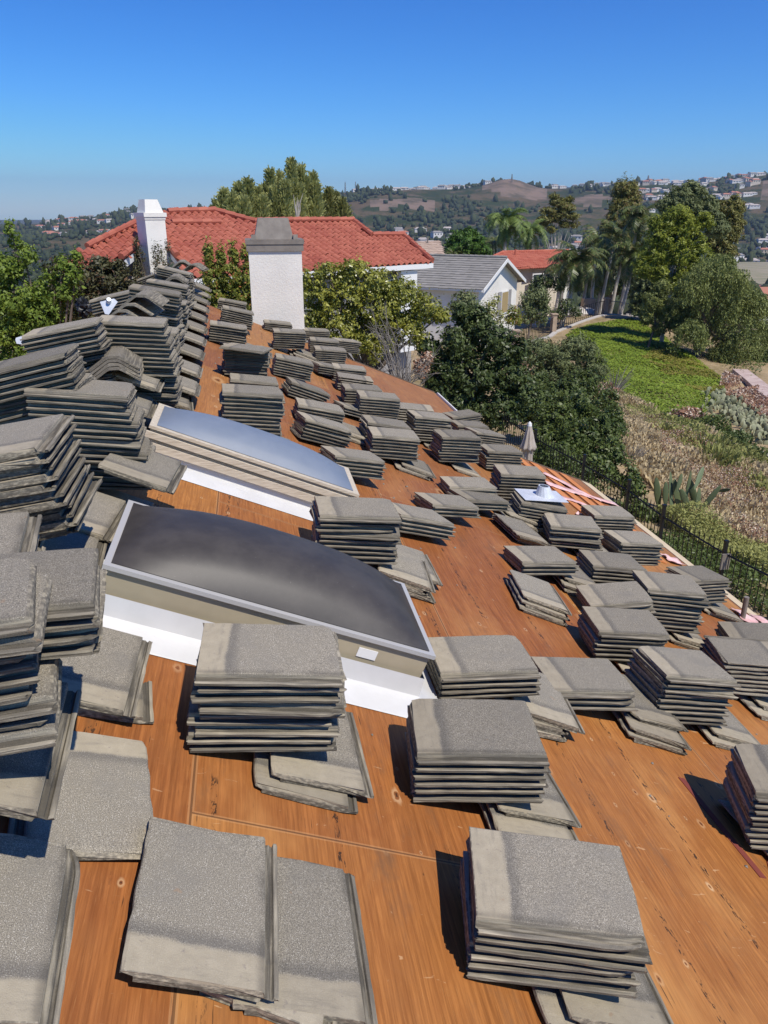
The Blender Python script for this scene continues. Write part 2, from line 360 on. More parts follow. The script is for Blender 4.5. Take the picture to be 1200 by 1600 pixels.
class MB:
    def __init__(s): s.V = []; s.F = []; s.mi = []; s.tc = []
    def add(s, V, F, mi=0, tc=None):
        b = len(s.V); s.V += [np.asarray(v, float) for v in V]
        s.F += [tuple(b + i for i in f) for f in F]; s.mi += [mi] * len(F)
        s.tc += list(tc) if tc is not None else [(0, 0, 0)] * len(V)
        return s
    def box(s, o, ax, ay, az, mi=0):      # corner + three edge vectors
        o, ax, ay, az = (np.asarray(v, float) for v in (o, ax, ay, az))
        V = [o, o + ax, o + ax + ay, o + ay]; V += [v + az for v in V]
        F = [(3, 2, 1, 0), (4, 5, 6, 7), (0, 1, 5, 4), (1, 2, 6, 5), (2, 3, 7, 6), (3, 0, 4, 7)]
        if np.dot(np.cross(ax, ay), az) < 0: F = [f[::-1] for f in F]
        return s.add(V, F, mi)
    def cbox(s, c, sx, sy, sz, a=0, mi=0):
        ax = np.array([math.cos(a), math.sin(a), 0]); ay = np.array([-math.sin(a), math.cos(a), 0]); az = np.array([0, 0, 1.0])
        return s.box(np.asarray(c) - ax * sx / 2 - ay * sy / 2 - az * sz / 2, ax * sx, ay * sy, az * sz, mi)
    def tube(s, pts, rad, n=6, mi=0, cap=True):
        pts = [np.asarray(p, float) for p in pts]; rad = rad if isinstance(rad, (list, tuple)) else [rad] * len(pts)
        V = []; F = []
        for i, p in enumerate(pts):
            t = pts[min(i + 1, len(pts) - 1)] - pts[max(i - 1, 0)]; t /= np.linalg.norm(t) + 1e-9
            u = np.cross(t, (0, 0, 1) if abs(t[2]) < .9 else (1, 0, 0)); u /= np.linalg.norm(u); v = np.cross(t, u)
            for k in range(n):
                a = 2 * math.pi * k / n; V.append(p + (u * math.cos(a) + v * math.sin(a)) * rad[i])
        for i in range(len(pts) - 1):
            for k in range(n):
                F.append((i * n + k, i * n + (k + 1) % n, (i + 1) * n + (k + 1) % n, (i + 1) * n + k))
        if cap: F += [tuple(range(n))[::-1], tuple((len(pts) - 1) * n + k for k in range(n))]
        return s.add(V, F, mi)
    def poly(s, P, mi=0): return s.add(P, [tuple(range(len(P)))], mi)
    def slab(s, P, t, mi=0):              # polygon given thickness along vector t
        n = len(P); P = [np.asarray(p, float) for p in P]; t = np.asarray(t, float)
        V = P + [p + t for p in P]
        F = [tuple(range(n)), tuple(range(2 * n - 1, n - 1, -1))] + [(i, n + i, n + (i + 1) % n, (i + 1) % n) for i in range(n)]
        return s.add(V, F, mi)
    def build(s, name, mats, parent=None, smooth=False, tc=False, **props):
        me = np_mesh(name, s.V, s.F, mats, s.mi, s.tc if tc else None, smooth)
        o = bpy.data.objects.new(name, me); put(o, parent, **props)
        if o.parent is None: pass
        return o
def arr(name, V, F, m, parent=None, smooth=False, **props):
    o = bpy.data.objects.new(name, np_mesh(name, V, F, m, smooth=smooth)); return put(o, parent, **props)

# ------------------------------------------------------------------ the tile
TL, TW, TP = .43, .335, .0290
PROFILE = [(.0, .0055), (.0, .0130), (.0025, .0148), (.0105, .0148), (.0135, .0085), (.0185, .0085), (.021, .0115), (.033, .0115), (.0355, .0245), (.039, .0265),
           (.16, .0268), (TW - .006, .0265), (TW, .023), (TW, .015), (TW - .028, .0145), (TW - .031, .001), (.16, .0), (.040, .001), (.036, .0045)]
def tile_mesh(seed, broken=False):
    r = random.Random(seed); n = len(PROFILE)
    xs = [0, .004] + [TL * k / 11 for k in range(1, 11)] + [TL - .016, TL - .005, TL]
    V = []; F = []
    jag0 = [r.gauss(0, .0032) for _ in PROFILE]; jag1 = [r.gauss(0, .0042) for _ in PROFILE]
    chip = (r.random() < .8, r.choice([0, 1]), r.uniform(.02, .07))
    wav = r.uniform(0, 6)
    for i, x in enumerate(xs):
        for k, (y, z) in enumerate(PROFILE):
            X, Y, Z = x, y, z
            if i == 0: X += jag0[k] + .002; Z = min(max(Z + r.gauss(0, .001), 0), .0262)
            if i >= len(xs) - 2: X += jag1[k]
            if i == len(xs) - 1:
                Z = Z * .86 + .001 + r.gauss(0, .0011)
            if i == len(xs) - 2 and z > .02: Z -= .0012
            if y <= .001: Y += r.gauss(0, .0006) + .0005 * math.sin(x * 30 + wav)
            if y >= TW - .001: Y += r.gauss(0, .0014)
            if z > .012: Z += r.gauss(0, .0002)
            Z += .0012 * math.sin(x / TL * math.pi)              # slight crown
            if chip[0]:                                             # a corner knocked off
                cx = 0 if chip[1] == 0 else TL; cy = TW if seed % 2 else 0
                d = math.hypot(x - cx, y - cy)
                if d < chip[2]: X += (chip[2] - d) * (.35 if cx == 0 else -.35); Y += (chip[2] - d) * (-.3 if cy else .3); Z -= .002 if z > .012 else 0
            V.append((X, Y, Z))
    for i in range(len(xs) - 1):
        for k in range(n):
            F.append((i * n + k, i * n + (k + 1) % n, (i + 1) * n + (k + 1) % n, (i + 1) * n + k))
    F.append(tuple(range(n))[::-1]); F.append(tuple((len(xs) - 1) * n + k for k in range(n)))
    V = np.array(V)
    F = [f[::-1] for f in F]
    if broken:                                                        # snapped across its length
        cut = .19 + .06 * math.sin(seed)
        for v in V:
            lim = cut + .03 * math.sin(v[1] * 23 + seed) + .012 * math.sin(v[1] * 90)
            if v[0] > lim: v[0] = lim + (v[0] - lim) * .02
    return V, F
TILES = []
for sd_ in range(10):
    V, F = tile_mesh(sd_)
    TILES.append((V, F, np_mesh('roof_tile', V, F, M['tile'], tc=V)))
V, F = tile_mesh(3, True); BROKEN = (V, F, np_mesh('broken_tile', V, F, M['tile'], tc=V))
V, F = tile_mesh(4, True); BROKEN2 = (V, F, np_mesh('broken_tile', V, F, M['tile'], tc=V))
# concrete ridge cap: flat-topped vee, 12 mm thick
def cap_mesh(seed):
    r = random.Random(seed); out = [(-.150, .0), (-.047, .074), (-.028, .083), (.028, .083), (.047, .074), (.150, .0)]; inn = [(x * .93, z - .017) for x, z in out]
    inn[0] = (-.140, -.009); inn[-1] = (.140, -.009)
    prof = out + inn[::-1]; n = len(prof); V = []; F = []
    xs = [0, .01, .1, .2, .3, .39, .40]
    for i, x in enumerate(xs):
        for (y, z) in prof: V.append((x + (r.gauss(0, .002) if i in (0, 6) else 0), y + r.gauss(0, .0008), z + r.gauss(0, .0008)))
    for i in range(len(xs) - 1):
        for k in range(n): F.append((i * n + k, i * n + (k + 1) % n, (i + 1) * n + (k + 1) % n, (i + 1) * n + k))
    for e in (0, len(xs) - 1):
        for k in range(5):
            f = (e * n + k, e * n + k + 1, e * n + n - 2 - k, e * n + n - 1 - k); F.append(f if e == 0 else f[::-1])
    V = np.array(V); T = V + np.array([.12, .1, .02]); return V, F, np_mesh('ridge_cap', V, F, M['tile'], tc=T)
CAPS = [cap_mesh(k) for k in range(3)]

# every placed tile is recorded first; the ones that show largest become objects, the rest one mass
PLACED = []          # (depth, kind, variant, matrix(3x3 cols), origin, label, group)
ORD = ['topmost', 'second', 'third', 'fourth', 'fifth', 'sixth', 'seventh', 'eighth', 'ninth', 'tenth', 'eleventh', 'twelfth', 'thirteenth', 'fourteenth', 'fifteenth', 'sixteenth']
def place(kind, var, ax, ay, az, O, label, depth, grp):
    PLACED.append((depth, kind, var, np.column_stack([ax, ay, az]), np.asarray(O, float), label, grp))
def frame(delta, yaw, roll=0.0):
    d, y = R(delta), R(yaw)
    hx = np.array([math.cos(y), math.sin(y), 0]); hy = np.array([-math.sin(y), math.cos(y), 0])
    ex = hx * math.cos(d) + np.array([0, 0, -math.sin(d)])
    ez = np.cross(ex, hy); ez /= np.linalg.norm(ez)
    return ex, hy, ez
def oriented(rot, ex, ey, O):
    if rot == 0: return ex, ey, O
    if rot == 90: return ey, -ex, O + TW * ex
    if rot == 180: return -ex, -ey, O + TL * ex + TW * ey
    return -ey, ex, O + TL * ey
def fit(fl, fr, farl, n, rot, ridge=False, pitch=TP, prior=6.0):
    across, deep = (TL, TW) if rot in (0, 180) else (TW, TL)
    rl = ray(*fl); fr = np.array(fr, float)
    plen = np.hypot(*(fr - np.array(fl)))
    best = None
    if ridge:
        d0 = FPX * across / plen
        ks = [d0 * (1 + .02 * i) for i in range(-12, 7)]
    else:
        h = (n - 1) * pitch * .97 + .030
        ks = [((Z0 * CS + h) / (RN @ rl))]
    for k in ks:
        P = rl * k
        for de in np.arange(-24, 24, 1.0):
            for ya in np.arange(-16, 16.1, 2.0):
                ex, ey, ez = frame(de, ya)
                e = ((proj(P + ex * across) - fr) ** 2).sum() / (.02 * plen + .8) ** 2
                if farl is not None: e += ((proj(P + ey * deep) - np.array(farl)) ** 2).sum() / (.03 * plen + 1.5) ** 2
                e += ((de - prior) / 8) ** 2 * .5 + (ya / 5) ** 2 * .7
                if best is None or e < best[0]: best = (e, P, de, ya)
    return best[1], best[2], best[3]
def stack(fl, fr, farl, n, phrase, rot=0, sup=2, ridge=False, lean=0.0, pitch=TP, prior=6.0, grp='stacked concrete roof tiles', jit=1.0, noun='tile'):
    P, de, ya = fit(fl, fr, farl, n, rot, ridge, pitch, prior)
    ex, ey, ez = frame(de, ya); top = (n - 1) * pitch + .0265
    O = P - ez * top
    r = random.Random(int(fl[0] * 31 + fl[1] * 7))
    across, deep = (TL, TW) if rot in (0, 180) else (TW, TL)
    # lift a stack that would cut into the deck
    low = min(pdist(O + ex * a + ey * b) for a in (0, across) for b in (0, deep))
    if low < .002 and not ridge: O = O + np.array([0, 0, .002 - low])
    D = float(P @ FH)
    for k in range(n):                         # k = 0 at the bottom
        j = 0 if k == n - 1 else 1
        a = R(r.gauss(0, .75)) * j * jit
        fx = ex * math.cos(a) + ey * math.sin(a); fy = ey * math.cos(a) - ex * math.sin(a)
        o = O + ez * (k * pitch) + ex * (r.gauss(0, .007) * j * jit + lean * (n - 1 - k)) + ey * r.gauss(0, .003) * j * jit
        t = R(r.gauss(0, .2)) * jit
        fx2 = fx * math.cos(t) - ez * math.sin(t)
        fz = np.cross(fx2, fy); fz /= np.linalg.norm(fz)
        ax, ay, oo = oriented(rot, fx2, fy, o)
        place('tile', r.randrange(10), ax, ay, fz, oo, f"{ORD[n - 1 - k]} {noun} of the {phrase}", D, grp)
    # support tiles laid on the deck under the raised side
    if sup and not ridge:
        uex = np.array([CS, 0, -SS]); uey = np.array([0, 1.0, 0])
        gx = None
        for x in np.arange(.02, across, .01):
            if pdist(O + ex * x + ey * .1) > sup * TP + .004: gx = x; break
        if gx is not None:
            B = O + ex * gx; B = B - RN * pdist(B); B = B + uex * .03
            for k in range(sup):
                a = R(r.gauss(0, 3)); fx = uex * math.cos(a) + uey * math.sin(a); fy = uey * math.cos(a) - uex * math.sin(a)
                o = B + RN * (.003 + k * TP) + fx * (r.gauss(.0, .012) + (.02 if k == sup - 1 else -.02)) - fy * (.085 + r.gauss(0, .02) - k * .035)
                ax, ay, oo = oriented(90, fx, fy, o)
                place('tile', r.randrange(10), ax, ay, RN, oo, f"{'upper' if k == sup - 1 else ('lower' if k == 0 else 'middle')} levelling tile under the {phrase}", D - .1, 'levelling tiles under the stacks')
    if ridge:                                  # whatever carries it down to the deck, set back in its shade
        mid = O + ex * across * .45 + ey * deep * .5
        k = 0
        while True:
            k += 1
            b = O - ez * (k * pitch)
            g = min(pdist(b + ex * a + ey * c) for a in (.05, across - .05) for c in (.05, deep - .03))
            if g < .0 or k > 14: break
            a = R(r.gauss(0, 5)); fx = ex * math.cos(a) + ey * math.sin(a); fy = ey * math.cos(a) - ex * math.sin(a)
            ax, ay, oo = oriented(rot, fx, fy, b + ey * (.05 + r.gauss(0, .01)) + ex * lean * n)
            place('tile', r.randrange(10), ax, ay, ez, oo, f"weathered tile carrying the {phrase}", D + 9, 'hidden tiles carrying the ridge stacks')
    return P, ex, ey, ez
def rstack(fr, farr, n, phrase, delta, rot=0, Dr=(1.2, 3.5), carry=0, lean=0.0, jit=1.2, yr=(-22, 22), back=0, grp='stacked tiles along the ridge'):
    """stack known by its near and far corners on the side towards the open deck"""
    across, deep = (TL, TW) if rot in (0, 180) else (TW, TL)
    best = None
    for D in np.arange(Dr[0], Dr[1], .03):
        Pr = ray(*fr) * D
        for ya in np.arange(yr[0], yr[1] + .1, 1.0):
            ex, ey, ez = frame(delta, ya)
            e = ((proj(Pr + ey * deep) - np.array(farr)) ** 2).sum() + (ya * .35) ** 2
            if best is None or e < best[0]: best = (e, Pr, ya, D)
    _, Pr, ya, D = best; ex, ey, ez = frame(delta, ya); O = Pr - ex * across - ez * ((n - 1) * TP + .0265)
    r = random.Random(int(fr[0] * 13 + fr[1]))
    for k in range(-carry, n):
        j = 0 if k == n - 1 else 1; a = R(r.gauss(0, 1.3)) * j * jit
        fx = ex * math.cos(a) + ey * math.sin(a); fy = ey * math.cos(a) - ex * math.sin(a)
        o = O + ez * (k * TP) + ex * (r.gauss(0, .006) * j * jit + lean * (n - 1 - k)) + ey * (r.gauss(0, .005) * j * jit + (.05 if k < 0 else 0))
        ax, ay, oo = oriented(rot, fx, fy, o)
        place('tile', r.randrange(10), ax, ay, ez, oo, f"{ORD[n - 1 - k]} tile of the {phrase}" if k >= 0 else f"weathered tile carrying the {phrase}", D if k >= 0 else D + 9, grp if k >= 0 else 'hidden tiles carrying the ridge stacks')
def flat(fr, farr, rot, label, h=None, var=None, kind='tile', yaw0=None, grp=None, length=TL):
    """one tile lying parallel to the deck, by its front and rear corners on the lip side"""
    best = None
    for hh in ([h] if h is not None else np.arange(.026, .30, .004)):
        a, b = on_roof(*fr, hh), on_roof(*farr, hh)
        e = abs(np.linalg.norm(b - a) - length)
        if best is None or e < best[0]: best = (e, a, b, hh)
    _, a, b, hh = best
    ey = (b - a) / np.linalg.norm(b - a); ex = np.cross(ey, RN); O = a - ex * TW - RN * .0265
    ax, ay, oo = oriented(rot, ex, ey, O)
    place(kind, rnd.randrange(10) if var is None else var, ax, ay, RN, oo, label, float(a @ FH), grp)
    return O, ex, ey, hh
# ------------------------------------------------------------------ the stripped house
house = thing('house', 'stuccoed house with its roof stripped to bare orange plywood under piles of grey tiles', 'house', (1.5, 5.0, -6.0))
def deck_sheet(mb, P2, up=0.0, t=.018):    # polygon in roof coordinates (u, v)
    n = len(P2); V = [RP(u, v, up) for u, v in P2] + [RP(u, v, up - t) for u, v in P2]
    tc = [(u, v, 0) for u, v in P2] * 2
    F = [tuple(range(n)), tuple(range(2 * n - 1, n - 1, -1))] + [(i, n + i, n + (i + 1) % n, (i + 1) % n) for i in range(n)]
    mb.add(V, F, 0, tc)
uR = RIDGE_X / CS
U1, U2 = 3.02 / CS, 4.42 / CS
V_FAR, V_STEP = 12.6, 9.28
mb = MB(); deck_sheet(mb, [(uR, -3.5), (U2 - .14, -3.5), (U2 - .14, V_STEP), (U1, V_STEP), (U1, V_FAR), (uR, V_FAR)])
mb.build('roof_deck', M['ply'], house, tc=True)
# other slope
mb = MB(); xl = -6.5
V = [np.array([RIDGE_X, -3.5, RZ]), np.array([xl, -3.5, RZ + TS * (xl - RIDGE_X)]), np.array([xl, V_FAR, RZ + TS * (xl - RIDGE_X)]), np.array([RIDGE_X, V_FAR, RZ])]
V = V + [v - np.array([0, 0, .02]) for v in V]
mb.add(V, [(3, 2, 1, 0), (4, 5, 6, 7), (0, 1, 5, 4), (1, 2, 6, 5), (2, 3, 7, 6)], 0, [((v[0]) / CS, v[1], 0) for v in V])
mb.build('roof_deck', M['ply'], house, tc=True)
# eave boards and fascia
mb = MB()
u = U2 - .136
def rb(mb, u0, u1, v0, v1, w0, w1): 
    P = [RP(u0, v0, w0), RP(u1, v0, w0), RP(u1, v1, w0), RP(u0, v1, w0)]; mb.slab(P, RN * (w1 - w0))
rb(mb, u, u + .15, 4.0, V_STEP - .02, -.02, .006); mb.build('eave_board', M['cream_wood'], house); mb = MB(); rb(mb, u, u + .15, -3.5, 3.995, -.02, .004); mb.build('eave_board', M['cream_wood'], house)
mb = MB(); rb(mb, U2 + .02, U2 + .055, -3.5, V_STEP, -.20, -.015); mb.build('fascia', M['fascia'], house); mb = MB(); rb(mb, U1 + .004, U1 + .03, V_STEP + .01, V_FAR, -.16, -.004); mb.build('fascia', M['fascia'], house)
mb = MB(); rb(mb, U1 - 1.5, U1, V_FAR + .002, V_FAR + .03, -.14, .012); mb.build('barge_board', M['fascia'], house); mb = MB(); rb(mb, .9, U1 - 1.52, V_FAR + .002, V_FAR + .03, -.14, .014); mb.build('barge_board', M['fascia'], house); mb = MB()
rb(mb, U1 + .004, U2, V_STEP + .003, V_STEP + .03, -.14, .01); mb.build('barge_board', M['fascia'], house)
mb = MB(); rb(mb, U1 + .015, U1 + .05, 10.0, V_FAR - .1, .0, .03); mb.build('drip_edge', M['trim'], house)
# walls
mb = MB(); zt = -3.55
mb.box((-5.9, -3.2, -6.2), (9.4, 0, 0), (0, 12.2, 0), (0, 0, 2.2)); mb.box((-5.9, 9.02, -6.2), (8.4, 0, 0), (0, 3.2, 0), (0, 0, 2.9))
mb.slab([(-5.9, 12.22, -3.3), (2.5, 12.22, -3.3), (2.5, 12.22, -2.9), (-1.05, 12.22, -1.45), (-5.9, 12.22, -3.2)], (0, .02, 0))
mb.build('wall', M['wall'], house)
# skipped boards and old pink paper at the eave
for i, (u0, v0, u1, v1, wd, m_, lab) in enumerate([
        (3.68, 6.9, 3.56, 9.2, .13, 'oboard', None), (3.88, 6.6, 3.80, 9.2, .13, 'oboard', None), (4.10, 6.3, 4.04, 9.15, .13, 'oboard', None), (4.30, 7.0, 4.26, 9.2, .12, 'oboard', None)]):
    mb = MB(); P = [RP(u0, v0, .004), RP(u0 + wd, v0, .004), RP(u1 + wd, v1, .004), RP(u1, v1, .004)]; mb.slab(P, RN * .012); mb.build('sheathing_strip', M[m_], house)
mb = MB(); a, b = on_roof(1172, 1222, .0), on_roof(1215, 1385, .0)
d = (b - a) / np.linalg.norm(b - a); sidev = np.cross(RN, d) * .022; mb.slab([a - sidev, b - sidev, b + sidev, a + sidev], RN * .004); mb.build('lath', M['rboard'], house)
mb = MB(); a, b = on_roof(1064, 1216, .0), on_roof(1192, 1372, .0)
d = (b - a) / np.linalg.norm(b - a); sidev = np.cross(RN, d) * .017; mb.slab([a - sidev, b - sidev, b + sidev, a + sidev], RN * .003); mb.build('lath', M['rboard'], house)

# skylights: curb, flashing skirt, frame, domed lens
def skylight(u0, u1, v0, v1, hc, label, frame_m, trim_m, dome_m, bulge, skirt, fw):
    mb = MB(); rb(mb, u0 + .01, u1 - .01, v0 + .01, v1 - .01, .0, hc); s = mb.build('skylight', M[frame_m], house, label=label)
    mb = MB()
    # skirt: upright leg plus sloping flange on all four sides
    def ring(w0, e0, w1, e1):
        a = [RP(u0 - e0, v0 - e0, w0), RP(u1 + e0, v0 - e0, w0), RP(u1 + e0, v1 + e0, w0), RP(u0 - e0, v1 + e0, w0)]
        b = [RP(u0 - e1, v0 - e1, w1), RP(u1 + e1, v0 - e1, w1), RP(u1 + e1, v1 + e1, w1), RP(u0 - e1, v1 + e1, w1)]
        mb.add(a + b, [(i, (i + 1) % 4, 4 + (i + 1) % 4, 4 + i) for i in range(4)])
    ring(.003, .135, .006, .13); ring(.006, .13, .026, .045); ring(.026, .045, .036, .012); ring(.036, .012, skirt, .004)
    mb.build('flashing', M['flash'], s)
    mb = MB()
    for (a0, a1, b0, b1) in ((u0, u1, v0, v0 + fw), (u0, u1, v1 - fw, v1), (u0, u0 + fw, v0 + fw, v1 - fw), (u1 - fw, u1, v0 + fw, v1 - fw)):
        rb(mb, a0 - .006, a1 + .006, b0 - .006 if b0 == v0 else b0, b1 + .006 if b1 == v1 else b1, hc - .004, hc + .013)
    mb.build('frame', M[trim_m], s)
    if frame_m == 'weathered':
        mb = MB(); rb(mb, u0 - .02, u1 + .02, v0 - .022, v0 - .004, hc - .055, hc - .02); rb(mb, u0 - .03, u1 + .03, v0 - .034, v0 - .024, hc - .12, hc - .075); mb.build('frame_strip', M['weathered'], s)
    else:
        for k in range(6):
            pass
    n = 28; mm = 16; V = []; F = []
    for j in range(mm + 1):
        for i in range(n + 1):
            a, b = i / n, j / mm
            h = (1 - abs(2 * a - 1) ** 2.6) ** .75 * (1 - abs(2 * b - 1) ** 2.6) ** .75
            V.append(RP(u0 + fw * .8 + (u1 - u0 - 1.6 * fw) * a, v0 + fw * .8 + (v1 - v0 - 1.6 * fw) * b, hc + .016 + bulge * h))
    for j in range(mm):
        for i in range(n): F.append((j * (n + 1) + i, j * (n + 1) + i + 1, (j + 1) * (n + 1) + i + 1, (j + 1) * (n + 1) + i))
    arr('dome', V, F, M[dome_m], s, smooth=True)
    return s
sk1 = skylight(-.69, .60, 2.56, 3.20, .212, 'dark smoked dome skylight on a tan curb', 'tan', 'alu', 'dome_dark', .15, .115, .022)
mb = MB(); rb(mb, .30, .38, 2.566, 2.569, .13, .17); mb.build('sticker', M['trim'], sk1)
sk2 = skylight(-.735, .56, 4.44, 4.98, .20, 'bluish dome skylight in a weathered pale frame', 'weathered', 'weathered', 'dome_blue', .10, .075, .04)

# our chimney at the gable end
mb = MB(); c0, c1, f0, f1 = .045, .87, 12.78, 13.5
mb.box((c0, f0, -6.2), (c1 - c0, 0, 0), (0, f1 - f0, 0), (0, 0, 5.62)); ch = mb.build('chimney', M['stucco'], house, label='stuccoed chimney with a boxed brown metal top')
mb = MB(); mb.box((c0 - .03, f0 - .03, -.585), (c1 - c0 + .06, 0, 0), (0, f1 - f0 + .06, 0), (0, 0, .10)); mb.box((c0 - .042, f0 - .042, -.483), (c1 - c0 + .084, 0, 0), (0, f1 - f0 + .084, 0), (0, 0, .07)); mb.build('cap', M['capmetal'], ch)
mb = MB(); B = [(.15, 12.86, -.412), (.76, 12.86, -.412), (.76, 13.42, -.412), (.15, 13.42, -.412)]; T = [(.22, 12.94, -.10), (.69, 12.94, -.10), (.69, 13.34, -.10), (.22, 13.34, -.10)]
mb.add(B + T, [(0, 1, 5, 4), (1, 2, 6, 5), (2, 3, 7, 6), (3, 0, 4, 7), (4, 5, 6, 7)])
for x, y in ((.10, 12.8), (.75, 12.8)): mb.box((x, y, -.412), (.07, .01, 0), (0, .06, 0), (0, .01, .07))
mb.build('shroud', M['capmetal'], ch)

# ------------------------------------------------------------------ tile stacks, deck side (pixel corners: front near edge, its other end, far corner)
S = stack
S((747, 1451), (1030, 1488), (722, 1312), 6, 'low stack lowest in view on the open plywood')
S((653, 1187), (865, 1192), (640, 1092), 6, 'stack beside the dark skylight\'s lower corner', sup=3)
S((303, 1062), (550, 1066), (312, 955), 9, 'tall stack in front of the dark skylight', sup=2, jit=1.6)
S((692, 1060), (845, 1055), (670, 983), 4, 'low stack touching the dark skylight\'s downhill corner', sup=3)
S((872, 1086), (996, 1086), (841, 1023), 3, 'three-tile stack in mid slope, ahead of the black-sided tall one', sup=3)
S((1048, 1064), (1156, 1072), (996, 1011), 9, 'tall rough-sided stack downhill of mid slope')
S((1137, 1035), (1250, 1045), (1095, 1003), 8, 'stack with its pale end downhill, near the eave', rot=180)
S((1150, 1010), (1260, 1015), (1112, 987), 7, 'half-hidden stack behind the one with its pale end downhill')
S((1185, 1247), (1420, 1270), (1134, 1149), 9, 'tall stack cut by the frame edge beside the red lath')
S((940, 991), (1051, 997), (917, 952), 6, 'stack just uphill of the big eave pile', sup=1)
S((926, 951), (1021, 942), (913, 924), 3, 'low pale-ended stack amid the lower rows', sup=0)
S((1016, 924), (1109, 933), (996, 892), 10, 'big ten-tile pile near the eave')
S((1088, 916), (1140, 912), (1045, 887), 7, 'stack wedged behind the big eave pile')
S((930, 887), (1007, 892), (920, 863), 6, 'stack uphill of the big eave pile, two rows up', sup=2)
S((974, 852), (1035, 854), (951, 828), 7, 'lower of the two eave stacks by the pink paper', sup=0)
S((932, 808), (993, 810), (913, 790), 8, 'upper of the two eave stacks by the pink paper', sup=0)
S((862, 824), (937, 830), (859, 805), 6, 'stack below the pipe flashing', sup=3, jit=2.5)
S((817, 787), (887, 798), (810, 770), 7, 'stack topped by the metal pipe flashing', sup=0)
S((784, 742), (846, 744), (782, 725), 9, 'stack above the pipe flashing', sup=3)
S((764, 707), (815, 709), (752, 695), 7, 'stack beneath the closed umbrella', sup=3)
S((692, 685), (746, 687), (685, 671), 9, 'tall stack in the row below the eave corner', sup=1)
S((747, 681), (777, 683), (725, 670), 6, 'stack behind the row below the eave corner', sup=0)
S((717, 667), (762, 669), (707, 652), 4, 'low stack by the eave corner', sup=0)
S((709, 656), (745, 650), (704, 646), 4, 'low tilted stack at the eave corner', sup=0)
S((650, 653), (700, 657), (647, 639), 9, 'stack uphill of the eave corner', sup=1)
S((622, 637), (672, 641), (622, 628), 7, 'stack behind the upper middle row', sup=3, rot=180)
S((583, 681), (653, 687), (577, 663), 7, 'stack beside the bare strip, upper middle', sup=2)
S((576, 662), (636, 670), (573, 652), 7, 'stack behind the bare strip\'s upper middle one', sup=3)
S((680, 797), (751, 801), (652, 775), 3, 'three-tile stack, middle row, beside the wide bare patch', sup=3)
S((733, 788), (784, 788), (700, 767), 3, 'three-tile stack second in the middle row', sup=3)
S((705, 764), (772, 764), (694, 747), 3, 'three-tile stack third in the middle row', sup=0)
S((820, 885), (900, 884), (797, 855), 3, 'three-tile stack above the loose slanted pieces', sup=3)
S((500, 809), (628, 813), (490, 775), 9, 'tall stack between the two skylights\' downhill ends', sup=3, jit=1.6)
S((630, 815), (683, 820), (616, 784), 4, 'short stack leaning on the tall one between the skylights', sup=3)
S((527, 721), (592, 727), (492, 698), 5, 'stack at the bluish skylight\'s downhill end', sup=3)
S((480, 661), (548, 679), (467, 647), 6, 'stack beside the bluish skylight\'s dome', sup=2, prior=10)
S((467, 634), (537, 647), (461, 622), 5, 'stack second up from the bluish skylight\'s dome', sup=2, prior=10)
S((457, 601), (518, 623), (443, 587), 5, 'stack third up from the bluish skylight\'s dome', sup=3, prior=12)
S((347, 614), (442, 619), (347, 597), 11, 'tallest stack above the bluish skylight', sup=2)
S((360, 594), (440, 602), (357, 580), 4, 'stack behind the tallest above the bluish skylight', sup=0)
_P = S((351, 545), (416, 549), (348, 534), 9, 'shaded stack under one skewed overhanging tile', sup=2)
S((328, 506), (383, 514), (328, 500), 7, 'upper stack beside the ridge', sup=3)
S((348, 481), (398, 492), (347, 475), 8, 'upper stack second from the chimney', sup=3)
S((342, 468), (388, 476), (342, 463), 5, 'top stack beside the ridge', sup=0)
S((408, 482), (448, 486), (406, 476), 6, 'stack against the chimney', sup=0)
S((413, 503), (453, 507), (412, 497), 4, 'stack in front of the chimney', sup=0)
S((428, 518), (474, 520), (427, 510), 8, 'stack below the chimney', sup=3)
S((475, 516), (509, 518), (474, 511), 6, 'stack beside the chimney foot', sup=0)
S((485, 531), (527, 534), (484, 526), 7, 'stack second from the chimney foot', sup=0)
S((493, 546), (538, 549), (492, 538), 7, 'stack third from the chimney foot', sup=3)
S((528, 534), (557, 537), (527, 530), 7, 'last stack at the gable edge', sup=0)
S((432, 559), (488, 571), (429, 546), 7, 'stack in the upper middle', sup=3, prior=10)
S((500, 574), (524, 577), (499, 568), 4, 'stack in the upper middle', sup=0)
S((522, 574), (568, 579), (521, 567), 6, 'stack in the upper middle', sup=3)
S((530, 588), (582, 595), (527, 580), 6, 'stack in the upper middle', sup=0, rot=180)
S((540, 608), (593, 611), (537, 597), 6, 'stack in the upper middle', sup=3)
S((563, 620), (622, 625), (560, 609), 9, 'stack in the upper middle', sup=3)
S((540, 640), (560, 644), (538, 630), 3, 'stack in the upper middle', sup=0)
# skewed tile thrown on top of the shaded stack
P, ex, ey, ez = _P
a = R(-24); fx = ex * math.cos(a) + ey * math.sin(a); fy = ey * math.cos(a) - ex * math.sin(a)
place('tile', 4, fx, fy, ez, P + ez * .006 - ex * .06 - ey * .08, 'skewed grey tile overhanging a shaded stack near the ridge', float(P @ FH), None)

